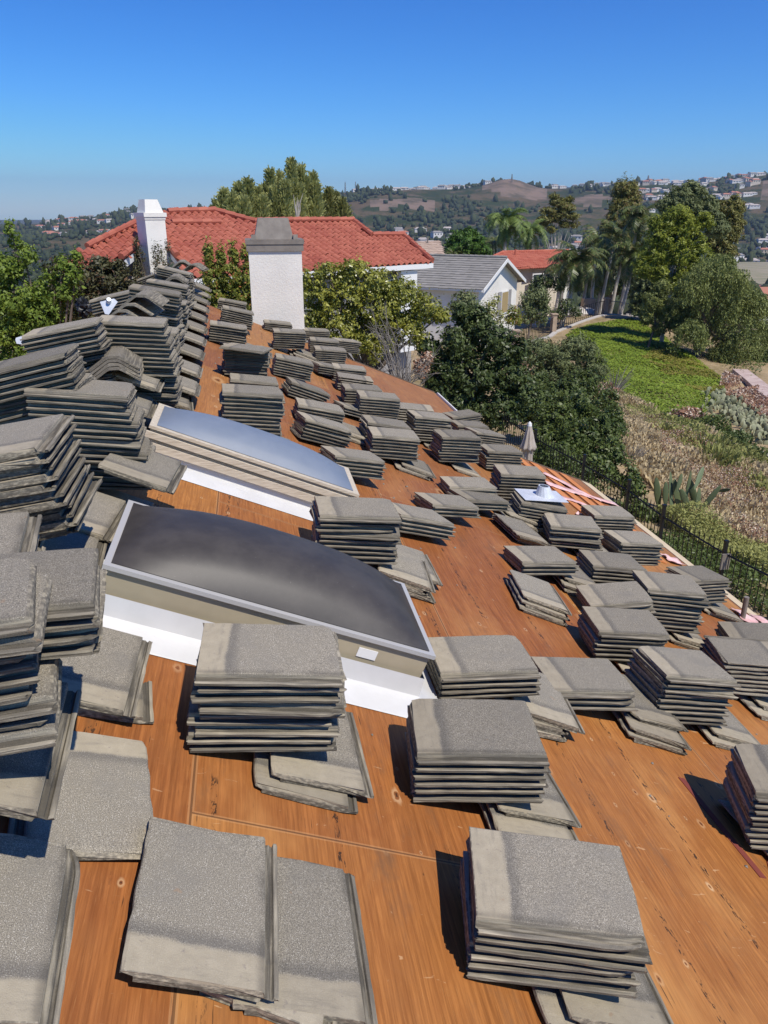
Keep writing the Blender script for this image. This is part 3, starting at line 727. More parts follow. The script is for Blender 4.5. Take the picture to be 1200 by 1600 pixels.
# three tiles leaning slantwise on the bare patch, and the one beyond
for k in range(3):
    flat((896 - k * 3, 958 + k * 9), (852 - k * 2, 893 + k * 7), 90, f"{('upper', 'middle', 'lower')[k]} tile of the loose slanted trio on bare plywood", h=.087 - k * TP, grp='loose slanted tiles')
for k in range(3):
    flat((862 - k * 2, 850 + k * 3), (838 - k * 2, 829 + k * 3), 90, f"{('upper', 'middle', 'lower')[k]} tile of the small loose trio beyond", h=.087 - k * TP, grp='loose slanted tiles')
flat((694, 912), (664, 855), 90, 'pale-ended tile jutting beneath the tall stack between the skylights', h=.06)
flat((683, 938), (652, 880), 90, 'tile lowest on the deck below the tall stack between the skylights', h=.030)

# ------------------------------------------------------------------ loose tiles in the near corner
flat((595, 1600), (557, 1363), 90, 'whole tile flat on the plywood with a black nail hole', h=.03)
flat((439, 1556), (435, 1288), 90, 'large pale-headed tile overlapping its neighbour at the bottom edge', h=.075)
flat((94, 1600), (135, 1312), 90, 'tile at the bottom corner with its ribbed lip along bare wood', h=.055)
flat((244, 1335), (229, 1151), 270, 'tile with its pale head uphill and a chipped lower edge', h=.035)
flat((88, 1271), (131, 1069), 90, 'tile with a long ribbed lip beside the stack of rounded ends')
flat((213, 1115), (243, 983), 90, 'stained pale-fronted tile beside the dark skylight\'s white flashing', h=.075)
flat((273, 767), (297, 720), 90, 'tile jutting out under the tall ridge stack beside the white flashing')
flat((176, 842), (215, 777), 90, 'rough-edged tile leaning by the dark skylight\'s uphill corner', h=.16)
flat((160, 862), (200, 802), 90, 'tile beneath the rough-edged one by the dark skylight', h=.125)
flat((155, 905), (168, 850), 90, 'tile tucked below the dark skylight\'s uphill corner', h=.14)
flat((225, 838), (262, 770), 90, 'tile showing behind the dark skylight\'s uphill corner', h=.05)
for (x, y, lab, v) in ((405, 1592, 'broken tile end poking out under the pale-headed tile', 0), (150, 1122, 'broken tile stub under the stained pale-fronted tile', 1), (60, 1288, 'snapped tile piece under the ribbed-lip tile', 0)):
    O = on_roof(x, y, .003); ex = np.array([CS, 0, -SS]); ey = np.array([0, 1.0, 0]); a = R(8 if v else -14)
    fx = ex * math.cos(a) + ey * math.sin(a); fy = ey * math.cos(a) - ex * math.sin(a)
    ax, ay, oo = oriented(90, fx, fy, O - fx * TW * .5)
    place('broken' if v else 'broken2', 0, ax, ay, RN, oo, lab, 1.5, None)

# ------------------------------------------------------------------ stacks along the ridge
G = 'stacked tiles along the ridge'
def Rg(*a, **k): return S(*a, ridge=True, grp=G, **{**dict(prior=3.0), **k})
rstack((43, 976), (52, 867), 9, 'stack of rounded ends cut by the frame edge', 2, Dr=(1.1, 2.2), jit=1.8)
rstack((144, 951), (156, 889), 4, 'four-tile stack beside the white flashing', 3, Dr=(1.60, 1.62), yr=(8, 12), carry=1)
rstack((45, 893), (67, 823), 4, 'ribbed stack behind the rounded ends', 4, rot=90, Dr=(1.88, 1.90), yr=(4, 12), carry=2)
rstack((74, 696), (115, 663), 7, 'seven-tile stack with broken ends at the ridge', -8, rot=90, Dr=(2.30, 2.32), yr=(-14, 6), carry=4)
Rg((35, 611), (197, 623), (58, 575), 11, 'tall ridge stack behind the seven with broken ends', lean=.009, prior=4)
Rg((-58, 592), (97, 555), None, 5, 'tilted stack on the ridge\'s far side', prior=-8)
Rg((30, 527), (145, 505), None, 6, 'far-slope stack backing the twelve-tile one', prior=-8)
Rg((145, 502), (255, 508), None, 12, 'twelve-tile stack on the ridge', lean=.006, prior=4)
Rg((85, 502), (122, 489), None, 3, 'far-slope stack by the black bag', prior=-8)
Rg((137, 471), (203, 456), None, 5, 'far-slope stack carrying the metal plate', prior=-8)
Rg((200, 448), (280, 461), None, 5, 'upper ridge stack', prior=6)
Rg((168, 451), (204, 444), None, 3, 'upper ridge stack', prior=-6)
Rg((228, 438), (292, 450), None, 4, 'upper ridge stack', prior=8)
Rg((213, 438), (251, 424), None, 4, 'upper ridge stack', prior=-8)
Rg((245, 416), (297, 428), None, 4, 'upper ridge stack', prior=8)
Rg((252, 432), (302, 440), None, 3, 'upper ridge stack', prior=8)
for (x, y, n, wpx) in ((283, 522, 7, 92), (289, 493, 6, 76), (297, 474, 6, 66), (302, 455, 5, 58), (306, 440, 5, 50), (308, 428, 4, 46)):
    Rg((x - 8 - wpx, y - 1), (x - 8, y), None, n, 'ridge stack seen end on', prior=3)
# course of tiles still lying just below the ridge
for (x, y, hh) in ((312, 617, .14), (315, 588, .13), (319, 561, .12), (322, 539, .11), (324, 520, .11), (325, 503, .10), (327, 488, .10), (328, 476, .10), (329, 465, .10), (330, 455, .10)):
    for k in range(3): flat((x - k * 4, y - k * 2), (x - k * 4 + (380 - x) * .13, y - k * 2 - (y - 330) * .13), 90, 'tile laid just below the ridge', h=hh - k * .032, grp='tiles lying just below the ridge')
flat((252, 610), (261, 590), 90, 'short-looking tile at the ridge beside the nested caps', h=.30)
flat((240, 650), (252, 615), 90, 'tile between the tall ridge stack and the bluish skylight', h=.20)
flat((304, 640), (300, 607), 90, 'tile leaning against the bluish skylight\'s uphill frame', h=.07)
flat((280, 640), (284, 610), 90, 'pale-edged tile beneath the leaning one by the bluish skylight', h=.04)
flat((60, 872), (80, 815), 90, 'tile under the ribbed stack by the frame edge', h=.18)
flat((120, 805), (140, 765), 90, 'broken-edged tile below the seven with broken ends', h=.18)
flat((60, 815), (85, 775), 90, 'tile almost hidden below the seven with broken ends', h=.16)
flat((243, 683), (253, 646), 90, 'tile by the bluish skylight\'s uphill frame', h=.06)

# ridge caps lying about in nested groups
def caps(x, y, wpx, n, lab, yaw=0, spread=.0, dz=.022, tilt=0):
    D = FPX * .30 / wpx; P = ray(x, y) * D
    a = R(yaw); fx = np.array([-math.sin(a), math.cos(a), 0]); fy = np.array([-math.cos(a), -math.sin(a), 0]); fz = np.array([0, 0, 1.0])
    if tilt: fx = fx * math.cos(R(tilt)) + fz * math.sin(R(tilt)); fz = np.cross(fx, fy)
    for k in range(n):
        o = P - np.array([0, 0, .083 + k * dz]) + fx * spread * k
        place('cap', k % 3, fx, fy, fz, o, f"{ORD[k]} ridge cap of the {lab}", float(P @ FH), 'loose ridge caps')
caps(176, 556, 78, 4, 'nested caps before the twelve-tile stack', 4, -.004)
caps(190, 484, 66, 1, 'low front cap beside the metal plate', -2)
caps(203, 474, 66, 2, 'caps leaning beside the metal plate', -4, .10)
caps(219, 460, 66, 1, 'high cap beside the metal plate', -2)
caps(256, 444, 36, 2, 'small upper ridge pair', 0)
caps(272, 431, 38, 2, 'round upper ridge pair', 0, .0)
caps(284, 408, 31, 3, 'last group at the ridge end', 2, .10)
caps(300, 413, 31, 2, 'edge pair at the ridge end', -10, .08)

# ------------------------------------------------------------------ turn the record into objects: the 300 that show largest, the rest one mass
PLACED.sort(key=lambda t: t[0])
kinds = {'tile': ('roof_tile', TILES, 'tile'), 'broken': ('broken_tile', [BROKEN], 'tile'), 'broken2': ('broken_tile', [BROKEN2], 'tile'), 'cap': ('ridge_cap', CAPS, 'ridge tile')}
cnt = 0; rest = MB(); RV = []; RF = []; RT = []; rb_ = 0
TILE_OBJECTS = 296
for (dep, kind, var, A, O, lab, grp) in PLACED:
    nm, lib, cat = kinds[kind]; V, F, me = lib[var % len(lib)]
    if kind != 'tile' or cnt < TILE_OBJECTS:
        if kind == 'tile': cnt += 1
        o = bpy.data.objects.new(nm, me)
        o.matrix_world = Matrix([[*A[0], O[0]], [*A[1], O[1]], [*A[2], O[2]], [0, 0, 0, 1]])
        put(o, None, label=lab, category=cat, group=grp, kind='thing')
    else:
        W = V @ A.T + O; RV.append(W); RT.append(V); RF += [tuple(rb_ + i for i in f) for f in F]; rb_ += len(V)
if RV:
    me = np_mesh('distant_tiles', np.vstack(RV), RF, M['tile'], tc=np.vstack(RT))
    put(bpy.data.objects.new('distant_tiles', me), None, label='mass of grey tile stacks farther up the roof and ridge', category='tiles', kind='stuff')
print('TILES placed', len(PLACED), 'objects', cnt)

# ------------------------------------------------------------------ small things left on the stacks
# pipe flashing: plate with a truncated cone
P = ray(820, 783) * (np.linalg.norm(on_roof(820, 783, .21)) / np.linalg.norm(ray(820, 783)))
ex, ey, ez = frame(7, 0); mb = MB(); O = P + ez * .012
mb.box(O - ey * .01, ex * .40, ey * .30, ez * .003)
n = 16
for k in range(n):
    a0, a1 = 2 * math.pi * k / n, 2 * math.pi * (k + 1) / n; cc = O + ex * .24 + ey * .15 + ez * .003
    f = lambda a, r, h: cc + ex * r * math.cos(a) + ey * r * math.sin(a) + ez * h - ex * h * .3
    mb.add([f(a0, .085, 0), f(a1, .085, 0), f(a1, .05, .085), f(a0, .05, .085)], [(0, 1, 2, 3)]); mb.add([f(a0, .05, .085), f(a1, .05, .085), f(a1, .04, .085), f(a0, .04, .085)], [(0, 1, 2, 3)])
mb.build('pipe_flashing', M['galv'], None, label='galvanised pipe flashing with a cone lying on a tile stack', category='flashing')
# bent metal plate on the ridge stack
D = 5.5; c = [ray(*p) * D for p in ((156, 472), (178, 467), (184, 472), (170, 492), (164, 491))]; nrm = np.array([.2, -.75, .6]); nrm /= np.linalg.norm(nrm)
mb = MB(); mb.slab(c, nrm * .004); cc = (c[0] + c[2]) / 2 + nrm * .006
mb.tube([cc, cc + nrm * .03], [.02, .016], 10); mb.build('metal_plate', M['galv'], None, label='pale bluish metal plate with a stub, propped on ridge stacks', category='flashing')
D = 4.9; c = [ray(*p) * D for p in ((24, 531), (34, 528), (34, 538), (26, 537))]
mb = MB(); mb.slab(c, (0, .02, .01)); mb.build('metal_plate', M['galv'], None, label='small metal scrap at the far end of a ridge stack', category='flashing')
# black plastic bag
V = []; F = []; n = 22; mr = 14; c = ray(130, 480) * 6.3; r = random.Random(4)
for j in range(mr + 1):
    for i in range(n):
        th_, ph = math.pi * j / mr, 2 * math.pi * i / n; q = .62 * (1 + r.uniform(-.30, .30) + .25 * math.sin(ph * 3 + th_ * 4))
        V.append(c + np.array([.085 * math.sin(th_) * math.cos(ph), .08 * math.sin(th_) * math.sin(ph), .10 * math.cos(th_)]) * q)
for j in range(mr):
    for i in range(n): F.append((j * n + i, j * n + (i + 1) % n, (j + 1) * n + (i + 1) % n, (j + 1) * n + i))
arr('plastic_bag', V, F, M['plastic'], None, label='crumpled black plastic bag caught on the ridge stacks', category='bag')
# pink paper strips, rippled, lying on the deck by the eave
def strip(a, b, wd, name, lab, seed):
    r = random.Random(seed); n = 26; V = []; d = b - a; L_ = np.linalg.norm(d); d /= L_; s_ = np.cross(RN, d)
    for i in range(n + 1):
        t = i / n; c = a + d * L_ * t + RN * (.022 + .006 * math.sin(t * 9 + seed) + r.uniform(0, .003)); ww = 1.5 * wd * (.9 + .2 * math.sin(t * 5 + seed)) + r.uniform(-.012, .012)
        for q in (-1, -.35, .35, 1): V.append(c + s_ * ww * q + RN * (.006 * math.sin(q * 3 + t * 11)))
    F = [(i * 4 + k, i * 4 + k + 1, (i + 1) * 4 + k + 1, (i + 1) * 4 + k) for i in range(n) for k in range(3)]
    o = arr(name, V, F, M['pink'], None, smooth=True, label=lab, category='paper', group='torn pink paper strips at the eave')
    md = o.modifiers.new('thick', 'SOLIDIFY'); md.thickness = .002
for i, (p, q, wd, lab) in enumerate([((848, 741), (938, 786), .055, 'pink paper strip closest to the closed umbrella'), ((851, 757), (965, 792), .06, 'long pink paper strip along the orange boards'), ((858, 772), (935, 800), .05, 'pink paper strip beside the pipe flashing'), ((900, 803), (918, 812), .06, 'short pink scrap beside the upper eave stack'),
        ((1036, 868), (1060, 884), .07, 'pink scrap below the lower eave stack'), ((1150, 955), (1185, 985), .06, 'pink scrap beside the upright eave pipe'), ((1180, 965), (1240, 1010), .07, 'pink strip at the frame edge')]):
    strip(on_roof(*p), on_roof(*q), wd, 'paper_strip', lab, i)
# vent pipe standing at the eave
b = on_roof(1160, 968); mb = MB(); mb.tube([b - np.array([0, 0, .05]), b + np.array([0, 0, .22])], .022, 12); mb.build('vent_pipe', M['capmetal'], house)
# ------------------------------------------------------------------ terrain (heights from a thin-plate fit near by, valley and hills beyond)
CP = [at(*p) for p in [(1133, 900, 13), (1050, 800, 19), (1200, 880, 14), (1160, 810, 18), (1200, 790, 20), (1000, 700, 23), (1100, 700, 25), (1130, 697, 28), (1200, 722, 26.5), (940, 640, 34),
      (905, 514, 62), (990, 494, 68), (1130, 600, 44), (960, 620, 37), (1050, 660, 33), (1200, 600, 46), (1200, 550, 62), (1100, 540, 60), (1000, 560, 50), (820, 527, 62), (860, 535, 52), (1300, 700, 28), (1350, 600, 45)]]
CP += [np.array(p, float) for p in [(-10, -6, -6.1), (0, -6, -6), (8, -6, -6), (12, 0, -6.3), (8, 5, -6), (-9, 5, -6.1), (-9, 16, -6.1), (0, 16, -6), (6, 16, -6), (2, 24, -6.2), (8, 24, -6.6), (-8, 30, -6.6), (4, 36, -7), (-20, 10, -7.5), (-25, 30, -9),
      (12, 45, -8), (18, 52, -8.3), (0, 60, -8.5), (-25, 60, -11), (30, 80, -10.5), (0, 95, -13), (50, 75, -12), (60, 50, -14), (70, 20, -14), (40, 0, -10), (40, -20, -11), (0, -40, -8), (-40, -10, -11), (-60, 40, -16), (60, 100, -18), (-40, 100, -17)]]
CP = np.array(CP)
def U_(r2): return r2 * np.log(r2 + 1e-9) * .5
_n = len(CP); _d2 = ((CP[:, None, :2] - CP[None, :, :2]) ** 2).sum(2)
_A = np.zeros((_n + 3, _n + 3)); _A[:_n, :_n] = U_(_d2) + np.eye(_n) * 12.0; _A[:_n, _n] = 1; _A[:_n, _n + 1:] = CP[:, :2]; _A[_n, :_n] = 1; _A[_n + 1:, :_n] = CP[:, :2].T
_W = np.linalg.solve(_A, np.concatenate([CP[:, 2], [0, 0, 0]]))
def h_near(x, y):
    x, y = np.atleast_1d(x), np.atleast_1d(y)
    d2 = (x[:, None] - CP[None, :, 0]) ** 2 + (y[:, None] - CP[None, :, 1]) ** 2
    return U_(d2) @ _W[:_n] + _W[_n] + _W[_n + 1] * x + _W[_n + 2] * y
CREST = np.array([(-1500, 352), (-300, 352), (40, 350), (60, 349), (100, 345), (150, 340), (200, 332), (240, 330), (330, 329), (450, 316), (540, 303), (600, 303), (650, 300), (700, 299), (740, 297), (800, 297), (850, 298), (900, 297), (960, 294), (1000, 291), (1080, 290), (1130, 286), (1170, 282), (1200, 277), (1260, 270), (1400, 285), (2600, 300)], float)
def vnoise(x, y, seed=0):             # smooth value noise
    xi, yi = np.floor(x), np.floor(y); fx, fy = x - xi, y - yi; fx = fx * fx * (3 - 2 * fx); fy = fy * fy * (3 - 2 * fy)
    def hsh(a, b): return np.modf(np.abs(np.sin(a * 127.1 + b * 311.7 + seed * 17.3) * 43758.5453))[0]
    return (hsh(xi, yi) * (1 - fx) + hsh(xi + 1, yi) * fx) * (1 - fy) + (hsh(xi, yi + 1) * (1 - fx) + hsh(xi + 1, yi + 1) * fx) * fy
CRD = 2200.0
def h_far(x, y):
    x, y = np.atleast_1d(x).astype(float), np.atleast_1d(y).astype(float)
    D = np.maximum(x * FH[0] + y * FH[1], 1); lat = x * CR[0] + y * CR[1]; px = 600 + 1289 * lat / np.maximum(D, 40)
    hc = CRD * (330 - np.interp(px, CREST[:, 0], CREST[:, 1])) / 1289
    xs = np.array([0, 100, 250, 450, 900, 1250, 1600, 2000, 2200, 2500, 3200, 9000]); base = np.array([-12, -16, -34, -50, -58, -52, -34, 0, 0, -12, -80, -90.])
    f = np.interp(D, xs, base); k = np.clip((D - 1250) / (CRD - 1250), 0, 1) * np.where(D > CRD, np.clip(1 - (D - CRD) / 900, 0, 1), 1); k = k * k * (3 - 2 * k)
    h = f + k * hc + np.where(D > CRD, 0, 0)
    am = np.clip((D - 150) / 600, 0, 1) * np.clip((2150 - D) / 300, 0, 1)
    h += am * 13 * (vnoise(x / 230, y / 230) - .5) * 2 + am * 5 * (vnoise(x / 80, y / 80, 3) - .5) * 2
    for (cx, cd, hh, sx, sdp) in ((795, 1990, 24, 40, 140), (610, 1750, 14, 55, 130), (690, 1850, 5, 60, 140), (915, 1800, 6, 50, 130)):
        h += hh * np.exp(-(((px - cx) / sx) ** 2 + ((D - cd) / sdp) ** 2))
    return h
def H(x, y):
    x, y = np.atleast_1d(x).astype(float), np.atleast_1d(y).astype(float)
    r = np.hypot(x, y); t = np.clip((r - 70) / 70, 0, 1); t = t * t * (3 - 2 * t)
    a = h_near(np.where(r > 150, x * 150 / np.maximum(r, 1), x), np.where(r > 150, y * 150 / np.maximum(r, 1), y)); a = np.clip(a, -30, -5.9)
    return a * (1 - t) + h_far(x, y) * t
def H1(x, y): return float(H(x, y)[0])
def hit(px, py, d0=8, d1=400):
    r = ray(px, py); r = r / np.hypot(r[0], r[1]); d = d0
    while d < d1:
        P = r * d
        if P[2] < H1(P[0], P[1]): return P
        d += .5 if d < 100 else 3
    return r * d1
def foot(px, D):                       # ground point in the direction of a pixel column
    r = FH + CR * (px - 600) / 1289.0; P = r * D; return np.array([P[0], P[1], H1(P[0], P[1])])

m = mat('ground', (.2, .15, .09), .95, spec=.1); q = NB(m); o = q.obj()
n1 = q.noise(o, .35, 6, .6); n2 = q.noise(o, 3.2, 5, .6)
c = q.mix(q.step(n1, .38, .62), (.38, .285, .165), (.22, .17, .085)); c = q.mix(q.step(n2, .45, .7), c, (.36, .28, .18)); q.col(c); q.bump(n2, .6, .08)
M['ground'] = m
m = mat('valley ground', (.06, .06, .03), .95, spec=.05); q = NB(m); o = q.obj()
n1 = q.noise(o, .012, 6, .65); n2 = q.noise(o, .05, 4, .6)
c = q.mix(q.step(n1, .42, .6), (.035, .048, .020), (.115, .085, .052)); c = q.mix(q.step(n2, .55, .7), c, (.03, .04, .018)); q.col(c)
M['valley'] = m
m = mat('bare hill', (.17, .13, .095), .95, spec=.05); q = NB(m); o = q.obj()
n1 = q.noise(o, .02, 6, .65); c = q.mix(q.step(n1, .4, .65), (.20, .145, .11), (.095, .08, .055)); q.col(c); M['hill'] = m; M['blue_rock'] = mat('far mountain rock', (.02, .022, .028), .95, spec=.05)
def grid_mesh(name, X, Y, Z, m, **kw):
    a, b = X.shape; V = np.stack([X, Y, Z], -1).reshape(-1, 3); i = np.arange(a * b).reshape(a, b)
    F = np.stack([i[:-1, :-1], i[:-1, 1:], i[1:, 1:], i[1:, :-1]], -1).reshape(-1, 4)
    return arr(name, V, F, m, None, smooth=True, **kw)
xs = np.concatenate([np.arange(-75, 96, 1.5)]); ys = np.arange(-60, 126, 1.5)
X, Y = np.meshgrid(xs, ys); Z = H(X.ravel(), Y.ravel()).reshape(X.shape) + .12 * (vnoise(X / 1.3, Y / 1.3) - .5)
grid_mesh('ground', X, Y, Z, M['ground'], kind='structure', label='dry sloping ground around the houses', category='ground')
Dd = np.concatenate([np.linspace(60, 400, 40), np.linspace(410, 2600, 150), np.linspace(2700, 9000, 12)]); tx = np.linspace(-1.9, 1.9, 340)
DD, TT = np.meshgrid(Dd, tx, indexing='ij'); X = DD * (FH[0] + TT * CR[0]); Y = DD * (FH[1] + TT * CR[1]); Z = H(X.ravel(), Y.ravel()).reshape(X.shape)
Z = Z - np.where(np.hypot(X, Y) < 120, 3.0, 0) - np.where((np.hypot(X, Y) >= 120) & (np.hypot(X, Y) < 150), 1, 0)
o = grid_mesh('valley', X, Y, Z, [M['valley'], M['hill']], kind='structure', label='valley floor and far hillsides', category='terrain')
PXc = 600 + 1289 * TT; mi = np.zeros(X.shape, int)
for (cx, cd, sx, sdp) in ((797, 1960, 46, 120), (645, 1740, 26, 80), (595, 1700, 18, 70), (915, 1780, 26, 90), (1205, 1750, 26, 110)):
    mi[(((PXc - cx) / sx) ** 2 + ((DD - cd) / sdp) ** 2) + .9 * (vnoise(X / 60, Y / 60, 5) - .5) < 1] = 1
o.data.polygons.foreach_set('material_index', mi[:-1, :-1].ravel().astype(np.int32))
# pale dry field beyond the trees
F0 = [foot(p, D) for p, D in ((1080, 560), (1300, 560), (1300, 800), (1060, 760))]
M['field'] = noisy('dry field', (.30, .25, .17), (.20, .19, .10), .05, stretch=(1, 4, 1), bump=0)
n = 14; V = []
for i in range(n + 1):
    for j in range(n + 1):
        a, b = i / n, j / n; P = (F0[0] * (1 - a) + F0[1] * a) * (1 - b) + (F0[3] * (1 - a) + F0[2] * a) * b; V.append((P[0], P[1], H1(P[0], P[1]) + 1.0))
F = [(i * (n + 1) + j, (i + 1) * (n + 1) + j, (i + 1) * (n + 1) + j + 1, i * (n + 1) + j + 1) for i in range(n) for j in range(n)]
arr('field', V, F, M['field'], None, True, kind='structure', label='pale dry field in the valley', category='field')
# blue mountains far off
for (pts, D, lab) in (([(845, 299), (862, 294), (880, 290), (905, 295), (930, 299)], 9000, 'small blue mountain low on the horizon'), ([(1040, 292), (1070, 286), (1092, 281), (1120, 285), (1140, 278), (1165, 274), (1185, 271), (1205, 276), (1260, 268), (1340, 290)], 8600, 'jagged blue mountains above the hill')):
    V = []; F = []
    fine = []
    for (a, b) in zip(pts[:-1], pts[1:]):
        for k in range(6): t = k / 6; fine.append((a[0] + (b[0] - a[0]) * t, a[1] + (b[1] - a[1]) * t + rnd.uniform(-.9, .9)))
    fine.append(pts[-1])
    for (x, y) in fine:
        P = at(x, y, D); V += [P, np.array([P[0] * .86, P[1] * .86, -95.0]), np.array([P[0] * 1.1, P[1] * 1.1, -95.0])]
    for i in range(len(fine) - 1): F += [(i * 3, i * 3 + 1, i * 3 + 4, i * 3 + 3), (i * 3 + 3, i * 3 + 5, i * 3 + 2, i * 3)]
    arr('mountain', V, F, M['blue_rock'], None, False, kind='structure', label=lab, category='mountain')

# ------------------------------------------------------------------ leaves
def unit(n): v = rng.normal(size=(n, 3)); return v / np.linalg.norm(v, axis=1)[:, None]
def leaf_quads(C, N, size, asp=.5, var=.35):
    n = len(C); N = N / (np.linalg.norm(N, axis=1)[:, None] + 1e-9)
    T = np.cross(N, unit(n)); T /= np.linalg.norm(T, axis=1)[:, None] + 1e-9; B = np.cross(N, T)
    s = size * (1 + var * rng.normal(size=(n, 1))).clip(.4, 2); a = T * s; b = B * s * asp
    V = np.empty((n, 4, 3)); V[:, 0] = C - a; V[:, 1] = C + b - a * .1 + N * s * .12; V[:, 2] = C + a; V[:, 3] = C - b - a * .1 + N * s * .12
    return V.reshape(-1, 3)
def quadsF(n): return np.arange(n * 4).reshape(n, 4)
def clump_pts(clumps, n, shell=.45, rough=.35):
    cl = np.array(clumps, float); vol = (cl[:, 3] * cl[:, 4] * cl[:, 5]) ** .7; k = rng.choice(len(cl), n, p=vol / vol.sum())
    d = unit(n); r = (shell ** 3 + (1 - shell ** 3) * rng.random(n)) ** (1 / 3)
    ph = cl[k, 0] * 7 + cl[k, 2] * 3
    r *= 1 + rough * np.sin(d[:, 0] * 6 + ph) * np.sin(d[:, 1] * 7 + ph * 2) * np.sin(d[:, 2] * 6 + 1 + ph)
    return cl[k, :3] + d * r[:, None] * cl[k, 3:6], d
def crown_obj(name, C, N, size, m, parent, asp=.5, **kw):
    V = leaf_quads(C, N, size, asp); return arr(name, V, quadsF(len(C)), m, parent, **kw)
def limbs(mb, base, clumps, r0, nside=6, lean=None):
    base = np.array(base, float); cl = np.array(clumps); top = cl[:, :3].mean(0); fork = base * .45 + top * .55; fork[:2] = base[:2] * .6 + top[:2] * .4
    mid = (base + fork) / 2 + np.array([rnd.uniform(-.1, .1), rnd.uniform(-.1, .1), 0]) * r0 * 8
    mb.tube([base - np.array([0, 0, .3]), mid, fork], [r0, r0 * .8, r0 * .62], nside)
    for c in cl[:14]:
        m_ = (fork + c[:3]) / 2 + np.array([rnd.uniform(-.2, .2), rnd.uniform(-.2, .2), .1]) * r0 * 4
        mb.tube([fork, m_, c[:3]], [r0 * .5, r0 * .3, r0 * .1], 5)
def rclumps(c, r, k, cr, flat_=1.0, bottom=-.6):
    out = []; c = np.array(c); r = np.array(r)
    while len(out) < k:
        d = rng.normal(size=3); d /= np.linalg.norm(d)
        if d[2] < bottom: continue
        q = c + d * r * (rng.random() ** .4) * .8; s = cr * rng.uniform(.7, 1.3); out.append((*q, s, s, s * flat_))
    return out
def tree(name, label, cat, base, clumps, n, size, lm, r0=.15, bark='bark', asp=.5, shell=.4, up=.5, group=None, trunk=True, extra=None):
    root = thing(name, label, cat, base, group)
    n = int(n * 2.1); size = size * .60
    C, d = clump_pts(clumps, int(n * 1.45), shell, .5); _cr = np.mean([c[3] for c in clumps]); _q = C / (_cr * .62)
    _g = np.sin(_q[:, 0] * 2.3 + 1.7 * np.sin(_q[:, 2] * 1.9)) + np.sin(_q[:, 1] * 2.1 + 1.3 * np.sin(_q[:, 0] * 1.6)) + np.sin(_q[:, 2] * 2.6 + 1.5 * np.sin(_q[:, 1] * 2.2)) + .5 * rng.normal(size=len(C))
    _k = _g > -.9; C, d = C[_k], d[_k]; n = len(C); N = d * .8 + unit(n) * .9 + np.array([0, 0, up])
    if trunk:
        mb = MB(); limbs(mb, base, clumps, r0); mb.build('trunk', M[bark], root)
    crown_obj('crown', C, N, size, L[lm] if lm in L else M[lm], root, asp)
    if extra: extra(root)
    return root
def pxc(x, y, D, r, rz=None): P = at(x, y, D); return (*P, r, r, rz or r)

# near trees on the ridge's far side
def bush(name, label, cat, items, D, n, size, lm, rs=1.0, **kw):     # items: (px, py, radius px[, z radius px][, depth offset])
    cl = []
    for it in items:
        d = D + (it[4] if len(it) > 4 else 0); s = d / 1289; cl.append(pxc(it[0], it[1], d, it[2] * s * rs, (it[3] if len(it) > 3 else it[2]) * s * rs))
    b = foot(np.mean([i[0] for i in items]), D); return tree(name, label, cat, b, cl, n, size, lm, **kw)
bush('leafy_shrub', 'bright green shrub with a pointed shoot beyond the ridge', 'shrub', [(20, 372, 12, 32), (38, 402, 20, 22), (12, 420, 32, 28), (30, 470, 50, 38), (85, 455, 34, 30), (70, 500, 44, 38), (10, 520, 48, 40), (-60, 470, 60, 60), (110, 430, 20, 24), (0, 590, 60, 50), (50, 560, 40, 44), (96, 408, 9, 16), (120, 400, 8, 14)], 10.5, 14000, .040, 'lime', r0=.08)
bush('dense_shrub', 'dull brownish-green dense shrub beside the bright one', 'shrub', [(135, 440, 38, 32), (172, 432, 34, 26), (100, 480, 40, 36), (150, 480, 44, 36), (190, 455, 22, 24), (205, 445, 14, 14), (60, 520, 40, 34), (110, 540, 50, 40), (90, 425, 24, 22), (155, 410, 16, 12), (185, 415, 12, 10)], 12.5, 11000, .045, 'dull', r0=.10)
bush('yellow_shrub', 'tall yellow-green shrub between ridge end and stuccoed chimney', 'shrub', [(326, 400, 9, 26), (345, 405, 9, 24), (332, 440, 20, 26), (366, 402, 9, 26), (382, 400, 8, 22), (362, 435, 22, 26), (388, 440, 16, 30), (345, 468, 24, 22), (375, 470, 22, 24), (330, 470, 14, 18), (402, 450, 12, 26)], 16.0, 7000, .046, 'yellow', r0=.05)
bush('fruit_bush', 'large glossy bush with yellow-green leaves behind the gable', 'bush', [(515, 432, 26, 22), (555, 425, 30, 20), (500, 470, 30, 30), (545, 465, 38, 30), (590, 445, 34, 26), (628, 462, 34, 28), (665, 482, 30, 24), (600, 490, 40, 32), (535, 510, 40, 34), (580, 535, 40, 30), (640, 515, 30, 26), (490, 500, 20, 30), (690, 492, 16, 14), (478, 440, 12, 22)], 18.5, 16000, .060, 'citrus', r0=.12)
bush('dark_tree', 'dark glossy-leaved tree below the grey-roofed house', 'tree', [(740, 500, 28, 26), (715, 535, 36, 30), (765, 530, 32, 30), (690, 580, 34, 34), (740, 585, 44, 36), (790, 580, 36, 34), (720, 630, 40, 32), (780, 640, 40, 36), (680, 610, 24, 28), (815, 620, 30, 36), (800, 545, 26, 26), (725, 490, 18, 18), (670, 545, 20, 20)], 18.5, 17000, .072, 'dark', r0=.16)
